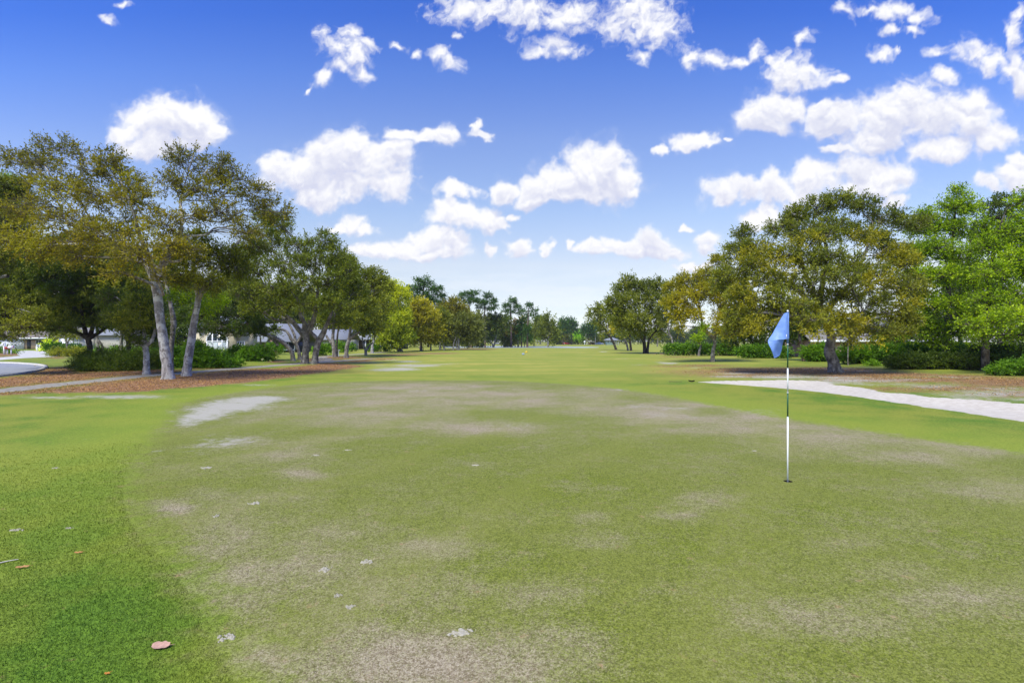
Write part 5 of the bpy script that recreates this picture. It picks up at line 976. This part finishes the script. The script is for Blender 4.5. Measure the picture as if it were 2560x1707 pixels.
def car(label, x, y, rz, paint, group='cars parked across the pond'):
    r = tag(empty('parked_car', (x, y, float(H(x, y)))), label, 'car', group); r.rotation_euler.z = rz
    def sect(sts, name, mat, smooth=True):
        # sts: x, half width bottom, z bottom, half width top, z top
        V = []; 
        for (X, wb, zb, wt, zt) in sts:
            zm = zb + (zt - zb) * .55; wm = max(wb, wt)
            V += [(X, -wb, zb), (X, -wm, zm), (X, -wt, zt - .02), (X, -wt * .85, zt), (X, wt * .85, zt), (X, wt, zt - .02), (X, wm, zm), (X, wb, zb)]
        n_ = len(sts); q = [(i * 8 + k, (i + 1) * 8 + k, (i + 1) * 8 + (k + 1) % 8, i * 8 + (k + 1) % 8) for i in range(n_ - 1) for k in range(8)]
        for o_ in (0, (n_ - 1) * 8): q += [(o_, o_ + 1, o_ + 6, o_ + 7), (o_ + 1, o_ + 2, o_ + 5, o_ + 6), (o_ + 2, o_ + 3, o_ + 4, o_ + 5)]
        a = Acc(); a.add(np.array(V, float), np.array(q)); return part(name, a, mat, r, smooth)
    sect([(-2.2, .70, .35, .66, .75), (-2.1, .82, .22, .80, .92), (-1.4, .87, .20, .84, .98), (0, .88, .20, .85, .96), (1.0, .87, .20, .83, .93), (1.9, .84, .22, .78, .80), (2.2, .70, .30, .62, .62)], 'body', PM[paint])
    sect([(-1.85, .70, .92, .60, .97), (-1.2, .76, .93, .60, 1.38), (-.2, .78, .93, .62, 1.45), (.45, .77, .92, .58, 1.36), (1.15, .72, .90, .62, .95)], 'cabin_glass', M['glass'])
    sect([(-1.25, .60, 1.36, .56, 1.40), (-.2, .63, 1.44, .58, 1.48), (.45, .60, 1.35, .54, 1.39)], 'roof', PM[paint])
    for sx_ in (-1.35, 1.35):
        for sy in (-.80, .80):
            V, q = lathe([(0, -.1), (.26, -.1), (.32, -.07), (.32, .07), (.26, .1), (0, .1)], 16, 'y'); V = V + np.array([sx_, sy, .32]); a = Acc(); a.add(V, q); wn = part('wheel', a, tyre_m, r, True)
            V, q = lathe([(0, -.11), (.18, -.11), (.18, .11), (0, .11)], 12, 'y'); a = Acc(); a.add(V + np.array([sx_, sy, .32]), q); part('rim', a, rim_m, wn)
    for sy in (-.55, .55):
        one('headlight', M['trim'], r, (2.12, 2.2, sy - .15, sy + .15, .52, .64)); one('tail_light', PM['carred'], r, (-2.19, -2.13, sy - .12, sy + .12, .66, .80))
def at(px, Y): return ((px - CX) / F * Y, Y)
car('dark blue parked car half hidden behind the dark street hedge', *at(192, 83), .1, 'darkblue', 'cars parked by the left houses')
car('white car parked left of the mint pavilion', *at(1499, 285), .4, 'carwhite'); car('dark red car parked between the sign and the white car', *at(1482, 290), 0, 'carred')
car('red car parked beside the far grey-blue house', *at(1416, 292), .15, 'carred'); car('silver car glimpsed past the V-shaped tree', *at(1243, 290), .2, 'silver'); 

# ------------------------------------------------------------------ posts, mailbox, signs
def post_thing(name, label, cat, px, Y, boxes, mat):
    x, y = at(px, Y); r = tag(empty(name, (x, y, float(H(x, y)))), label, cat); return r
r = post_thing('mailbox_post', 'tall white post at the left edge beside the mailbox', 'post', 11, 70, None, None); one('post', M['trim'], r, (-.09, .09, -.09, .09, -.1, 1.5)); one('cap', M['trim'], r, (-.13, .13, -.13, .13, 1.501, 1.56)); one('arm', M['trim'], r, (-.05, .05, -.3, -.091, 1.25, 1.33))
r = post_thing('newspaper_box', 'small red newspaper box next to the white mailbox', 'newspaper box', 18.5, 70, None, None); one('box', PM['carred'], r, (-.17, .17, -.25, .25, .72, 1.02)); one('post', M['trim'], r, (-.05, .05, -.05, .05, -.1, .719))
r = post_thing('mailbox', 'white round-topped mailbox near the street hedge', 'mailbox', 28, 70, None, None)
V, q = lathe([(0, -.25), (.27, -.25), (.27, .25), (0, .25)], 20, 'y'); V[:, 2] = np.where(V[:, 2] < 0, V[:, 2] * .55, V[:, 2] * .9) + .95; a = Acc(); a.add(V, q); part('box', a, M['trim'], r, False); one('post', M['trim'], r, (-.05, .05, -.05, .05, -.1, .80)); one('flag', PM['carred'], r, (.28, .30, -.1, .05, .95, 1.15))
for px_, lab in ((92.5, 'left white driveway post with ball finial'), (99.5, 'right white driveway post with ball finial')):
    r = post_thing('gate_post', lab, 'post', px_, 95, None, None); one('post', M['trim'], r, (-.11, .11, -.11, .11, -.1, .95)); V, q = lathe([(0, -.14), (.08, -.11), (.14, 0), (.08, .11), (0, .14)], 14); a = Acc(); a.add(V + np.array([0, 0, 1.08]), q); part('finial', a, M['trim'], r, True); one('collar', M['trim'], r, (-.14, .14, -.14, .14, .951, .99))
r = post_thing('water_tap', 'small white hooked standpipe behind the upright oak', 'standpipe', 846, 62, None, None)
P = np.array([(0, 0, -.05), (0, 0, .5), (.0, 0, .72), (.06, 0, .8), (.14, 0, .78), (.16, 0, .68)]); V, q = tubes(P[None], np.full((1, 6), .035), 8); a = Acc(); a.add(V, q); part('pipe', a, M['trim'], r, True)
r = post_thing('course_sign', 'small round white sign on a post across the pond', 'sign', 1461.5, 250, None, None); one('post', M['trim'], r, (-.1, .1, -.05, .05, -.1, 1.3)); V, q = lathe([(0, -.06), (.45, -.06), (.45, .06), (0, .06)], 18, 'y'); a = Acc(); a.add(V + np.array([0, -.1, 1.6]), q); part('sign_panel', a, M['trim'], r)
r = post_thing('hose_bib_post', 'short dark stake at the end of the curved driveway', 'stake', 129, 72, None, None); one('post', M['metal'], r, (-.06, .06, -.06, .06, -.05, .28)); one('cap', M['metal'], r, (-.09, .09, -.09, .09, .281, .32))
for px_, py_, lab, mt in ((1308, 887.3, 'blue-grey tee marker on the far fairway', PM['silver']), (1316, 882.5, 'yellow tee marker on the far fairway', LM['gold'])):
    x, y = gxy(px_, py_); r = tag(empty('tee_marker', (x, y, float(H(x, y)))), lab, 'tee marker'); V, q = lathe([(0, -.02), (.16, 0), (.2, .1), (.14, .2), (0, .24)], 14); a = Acc(); a.add(V, q); part('marker_dome', a, plain('marker_' + str(int(px_)), (.25, .33, .45) if px_ < 1310 else (.7, .5, .05)), r, True)

# ------------------------------------------------------------------ flagstick, flag, cup
FY = CUPY; gz = float(H(CUPX, CUPY)); PXF = 1969.3; k_ = FY / F
fx = (PXF - CX) * k_
root = tag(empty('flagstick', (fx, FY, gz)), 'white and green banded flagstick standing in the cup', 'flagstick')
zz = lambda py: EYE - (py - HZ) * k_ - gz
white_m = plain('stick_white', (.78, .79, .78), .35); green_m = plain('stick_green', (.012, .085, .04), .35); cupin = plain('cup_plastic', (.02, .014, .01), .8)
bands = [(1204, 1042, white_m, .0095), (1042, 981.5, green_m, .0085), (981.5, 921, white_m, .0085), (921, 861, green_m, .008), (861, 779, white_m, .008)]
for (pa, pb, mt, rd) in bands:
    z0, z1 = zz(pa) - (.10 if pa == 1204 else 0), zz(pb)
    V, q = lathe([(0, z0), (rd, z0), (rd, z1 - .002), (0, z1 - .002)], 16); a = Acc(); a.add(V, q); part('stick_section', a, mt, root, True)
for pb in (1042, 981.5, 921, 861):
    V, q = lathe([(.007, zz(pb) - .004), (.0108, zz(pb) - .003), (.0108, zz(pb) + .003), (.007, zz(pb) + .004)], 16); a = Acc(); a.add(V, q); part('ferrule', a, M['trim'], root, True)
V, q = lathe([(0, zz(779) - .002), (.011, zz(779)), (.012, zz(779) + .008), (.006, zz(779) + .018), (0, zz(779) + .02)], 14); a = Acc(); a.add(V, q); part('knob', a, M['trim'], root, True)
def cloth(name, G, parent, mat, sub=7):
    """G rows of (zoomed px, zoomed py, depth mm)"""
    G = np.array(G, float); X = 1850 + G[..., 0] * .3189; Yp = 740 + G[..., 1] * .3189
    P = np.stack([(X - CX) * k_ - fx, G[..., 2] * .001, EYE - (Yp - HZ) * k_ - gz], -1)
    R = np.stack([spline(r, sub) for r in P]); R = np.stack([spline(R[:, j], sub) for j in range(R.shape[1])], 1)
    n1, n2 = R.shape[:2]; u_, v_ = np.meshgrid(np.linspace(0, 1, n2), np.linspace(0, 1, n1)); R[..., 1] += .003 * np.sin(u_ * 9 + v_ * 5) * np.sin(v_ * 3.1)
    N = np.cross(np.gradient(R, axis=1), np.gradient(R, axis=0)); N /= np.linalg.norm(N, axis=2, keepdims=True) + 1e-9
    B = R + N * .0009; i = np.arange(n1 - 1)[:, None] * n2 + np.arange(n2 - 1)[None]; q = np.stack([i, i + 1, i + n2 + 1, i + n2], -1).reshape(-1, 4)
    m_ = n1 * n2; rim = list(range(n2)) + [n2 * (j + 1) - 1 for j in range(1, n1)] + list(range(m_ - 2, m_ - n2 - 1, -1)) + [n2 * j for j in range(n1 - 2, 0, -1)]
    e = np.array([(rim[j], rim[(j + 1) % len(rim)], rim[(j + 1) % len(rim)] + m_, rim[j] + m_) for j in range(len(rim))])
    a = Acc(); a.add(np.concatenate([R.reshape(-1, 3), B.reshape(-1, 3)]), np.concatenate([q, q[:, ::-1] + m_, e])); return part(name, a, mat, parent, True)
def flag_mat():
    m, n = material('flag_nylon'); f = n.noise(n.obj(), 14, 3, .5); c = n.mix(n.ss(f, .35, .65), (.19, .34, .74), (.24, .41, .80))
    df = n.new('ShaderNodeBsdfPrincipled'); n.put(df.inputs[0], c); df.inputs['Roughness'].default_value = .5; n.l.new(n.bump(n.noise(n.obj(), 40, 3, .5), .35, .01), df.inputs['Normal'])
    tr = n.new('ShaderNodeBsdfTranslucent'); n.put(tr.inputs[0], (.14, .34, .9, 1)); mx = n.new('ShaderNodeMixShader'); mx.inputs[0].default_value = .30
    n.l.new(df.outputs[0], mx.inputs[1]); n.l.new(tr.outputs[0], mx.inputs[2]); o = n.new('ShaderNodeOutputMaterial'); n.l.new(mx.outputs[0], o.inputs[0]); return m
fm = flag_mat()
flag = tag(empty('flag', (fx, FY, gz)), 'pale blue flag hanging limp with one folded corner from the flagstick', 'flag')
cloth('flag_cloth', [[(381, 124, -9), (369, 126, -14), (356, 131, -6), (350, 135, 8)], [(381, 195, -9), (352, 197, -18), (330, 198, 2), (311, 203, 22)], [(381, 268, -9), (345, 270, -26), (300, 282, 0), (264, 296, 38)], [(381, 312, -9), (343, 318, -34), (285, 322, -22), (236, 337, 34)], [(381, 333, -9), (340, 338, -40), (280, 344, -44), (222, 362, 12)]], flag, fm)
cloth('folded_corner', [[(337, 337, -30), (300, 342, -38), (262, 348, -34), (224, 357, 6)], [(337, 372, 4), (300, 376, -20), (262, 376, -36), (221, 375, -6)], [(331, 425, 22), (300, 432, 6), (265, 432, -24), (240, 430, -32)], [(320, 466, 30), (302, 473, 18), (282, 480, 0), (263, 486, -16)]], flag, fm)
V, q = lathe([(.0082, zz(861) + .012), (.0125, zz(861) + .012), (.0125, zz(779) - .01), (.0082, zz(779) - .01)], 16); a = Acc(); a.add(V, q); part('sleeve', a, fm, flag, True)
one('toggle', M['trim'], flag, (-.036, -.030, -.032, -.024, zz(848), zz(836)))
cup = tag(empty('golf_cup', (CUPX, CUPY, gz)), 'dark round hole in the putting green around the flagstick foot', 'golf hole')
V, q = lathe([(0, -.12), (.053, -.12), (.0545, -.028), (.0545, -.002)], 30); a = Acc(); a.add(V, q[:, ::-1]); part('liner', a, cupin, cup, True)

# ------------------------------------------------------------------ small things lying on the grass
def dry_leaf(label, px, py, L, Wd, rz, c, name='fallen_leaf', curl=.25):
    x, y = gxy(px, py); m = simple_noise('dry_' + str(int(px)), tuple(v * .7 for v in c), c, 60, bump=.3, rough=.6)
    o = tag(empty(name, (x, y, float(H(x, y)) + .004)), label, 'leaf'); o.rotation_euler.z = rz
    u_ = np.linspace(-1, 1, 15); v_ = np.linspace(-1, 1, 9); U, Vv = np.meshgrid(u_, v_, indexing='ij'); w_ = Wd / 2 * np.sqrt(np.clip(1 - (U * .97) ** 2, 0, 1)) * (1 + .1 * np.sin(U * 9))
    P = np.stack([U * L / 2, Vv * w_, .006 + L * curl * .25 * (Vv ** 2 * .6 + U ** 2 * .35) + .002 * np.sin(U * 7) + .10 * L * (Vv + 1) * .5], -1); n1, n2 = P.shape[:2]; i = np.arange(n1 - 1)[:, None] * n2 + np.arange(n2 - 1)[None]; q = np.stack([i, i + n2, i + n2 + 1, i + 1], -1).reshape(-1, 4)
    B = P.copy(); B[..., 2] -= .0012; a = Acc(); a.add(P.reshape(-1, 3), q); a.add(B.reshape(-1, 3), q[:, ::-1]); part('blade', a, m, o, True)
    V, q = tubes(np.array([(L * .46, 0, .012), (L * .6, .004, .012), (L * .72, .012, .010)])[None], np.full((1, 3), .0013), 5); a = Acc(); a.add(V, q); part('leaf_stalk', a, m, o)
dry_leaf('curled pale brown leaf lying on the bright grass at the lower left', 402, 1619, .10, .055, .05, (.50, .30, .22))
dry_leaf('thin orange-brown leaf on the grass at the left edge, lower one', 56, 1421, .085, .016, .35, (.42, .22, .08))
dry_leaf('small orange-brown leaf on the left grass, upper one', 196, 1384, .060, .014, .25, (.45, .22, .07))
dry_leaf('tiny orange leaf at the bottom edge left of the big curled leaf', 268, 1687, .028, .012, .2, (.60, .25, .05))
dry_leaf('dark upturned scrap of bark on the collar beside the bunker tip', 1729, 955, .26, .12, 2.6, (.06, .05, .045), 'bark_scrap', 1.2)
def twig(label, pts, r, c):
    P = np.array([(*gxy(*p), 0) for p in pts]); P[:, 2] = H(P[:, 0], P[:, 1]) + r + .003; o0 = P[0].copy(); S = spline(P - o0, 4); V, q = tubes(S[None], np.linspace(r, r * .5, len(S))[None], 6); a = Acc(); a.add(V, q)
    o = part('fallen_twig', a, plain('twig_' + str(int(pts[0][0])), c), None, True); o.location = o0; tag(o, label, 'twig')
twig('pale bleached twig entering the left picture edge on the grass', [(-12, 1412), (18, 1405), (46, 1400)], .006, (.5, .46, .40)); twig('thin dark twig on the collar left of the bark scrap', [(1672, 953.5), (1690, 954), (1705, 954.5)], .012, (.10, .08, .06))
sandm = simple_noise('sand_clump', (.32, .295, .22), (.44, .41, .32), 90, bump=.8)
def sand_clump(px, py, wpx, dep, label):
    x, y = gxy(px, py); Wm = wpx / F * y; Dm = Wm * dep; rg = np.random.default_rng(int(px)); a = Acc()
    for i in range(46):
        ox, oy = rg.normal(0, .26, 2) * (Wm, Dm); s = rg.uniform(.02, .13) * Wm * (1.6 if i < 4 else 1); V, q = lathe([(s, -.004), (s * .8, .004), (s * .35, .008), (.0005, .009)], 9)
        V[:, :2] *= rg.uniform(.7, 1.3, (len(V), 1)); V[:, 1] *= dep; V[:, :2] += (ox, oy); a.add(V, q)
    o = part('sand_clump', a, sandm, None, True); o.location = (x, y, float(H(x, y)) - .001); tag(o, label, 'sand clump', 'sand clumps scattered on the putting green')
for c_ in [(917, 1404, 30, .8, 'white sand clump, upper right one of the two above the green middle'), (812, 1423, 24, 1.0, 'white sand clump, left one of the two above the green middle'), (568, 1594, 42, .8, 'white sand clump at the edge of the bright grass near the brown leaf'),
           (1155, 1582, 58, .6, 'long white sand smear near the bottom centre of the green'), (873, 1517, 26, .8, 'white sand clump on its own below the middle pair'), (845, 1488, 18, .7, 'tiny sand clump between the pair and the single one below'), (518, 1169, 24, .9, 'white sand clump under the large sandy patch'),
           (637, 1258, 26, .9, 'white sand clump left of centre, middle distance'), (540, 1290, 14, 1.2, 'small sand clump left of the middle-distance one'), (870, 1125, 12, .8, 'small white sand fleck far on the green, left'), (790, 1138, 14, .8, 'small white sand fleck beside the far left fleck'), (1190, 1163, 20, .6, 'faint sand fleck near the green centre line'),
           (1886, 1127, 10, .8, 'tiny white sand fleck left of the flagstick'), (40, 1325, 28, .5, 'white sand streak on the left grass'), (140, 1170, 14, .6, 'small sand fleck on the left lawn'), (172, 1320, 16, .5, 'short sand streak right of the left grass one')]: sand_clump(*c_)

# ------------------------------------------------------------------ loose dry leaves and bark on the beds
def litter_leaves():
    rg = np.random.default_rng(21); N = 420000
    y = 17 + 50 * rg.random(N) ** 1.3; x = y * rg.uniform(-1.0, 1.0, N); fd = fields(x, y)
    p = np.clip(fd['litter'] - .25, 0, 1) * .8 + np.clip(fd['sd_mulch'] + .3, 0, 1) * (x < 0); p *= (fd['sd_path'] < -.1) & (fd['sd_bunker'] < -.2)
    k = rg.random(N) < p * .7; x, y = x[k], y[k]; n_ = len(x); L = (.022 + .0009 * y) * rg.uniform(.6, 1.5, n_)
    P = np.stack([x, y, H(x, y) + .012], 1); ax = rg.normal(0, 1, (n_, 3)); ax[:, 2] = np.abs(ax[:, 2]) * .25; ax /= np.linalg.norm(ax, axis=1)[:, None]
    Q = leaves_at(rg, P, ax * 3, L, .55, 1.2); Q[..., 2] = np.maximum(Q[..., 2], P[:, 2][:, None] - .008)
    me = quads_mesh('leaf_litter', Q.reshape(-1, 3), np.arange(n_ * 4).reshape(-1, 4)); fattr(me, 'v', rg.random(n_), 'FACE')
    tag(link('leaf_litter', me, leaf_mat('leaves_dry', (.08, .045, .035), (.19, .095, .07), (.30, .165, .13), .1)), 'dry brown leaves and bark scraps strewn under the oaks on both sides', 'leaf litter', kind='stuff')
litter_leaves()

# ------------------------------------------------------------------ the air
def haze():
    a = Acc(); bx(a, -700, 700, -60, 900, -1.5, 40); me = a.mesh('haze', False); m = bpy.data.materials.new('haze_air'); m.use_nodes = True; n = NT(m.node_tree)
    v = n.new('ShaderNodeVolumePrincipled'); v.inputs['Color'].default_value = (.92, .95, 1.0, 1); v.inputs['Density'].default_value = .00018; v.inputs['Anisotropy'].default_value = .2
    o = n.new('ShaderNodeOutputMaterial'); n.l.new(v.outputs[0], o.inputs['Volume']); tag(link('haze', me, m), 'thin pale haze in the air over the golf course', 'haze', kind='stuff')
haze()
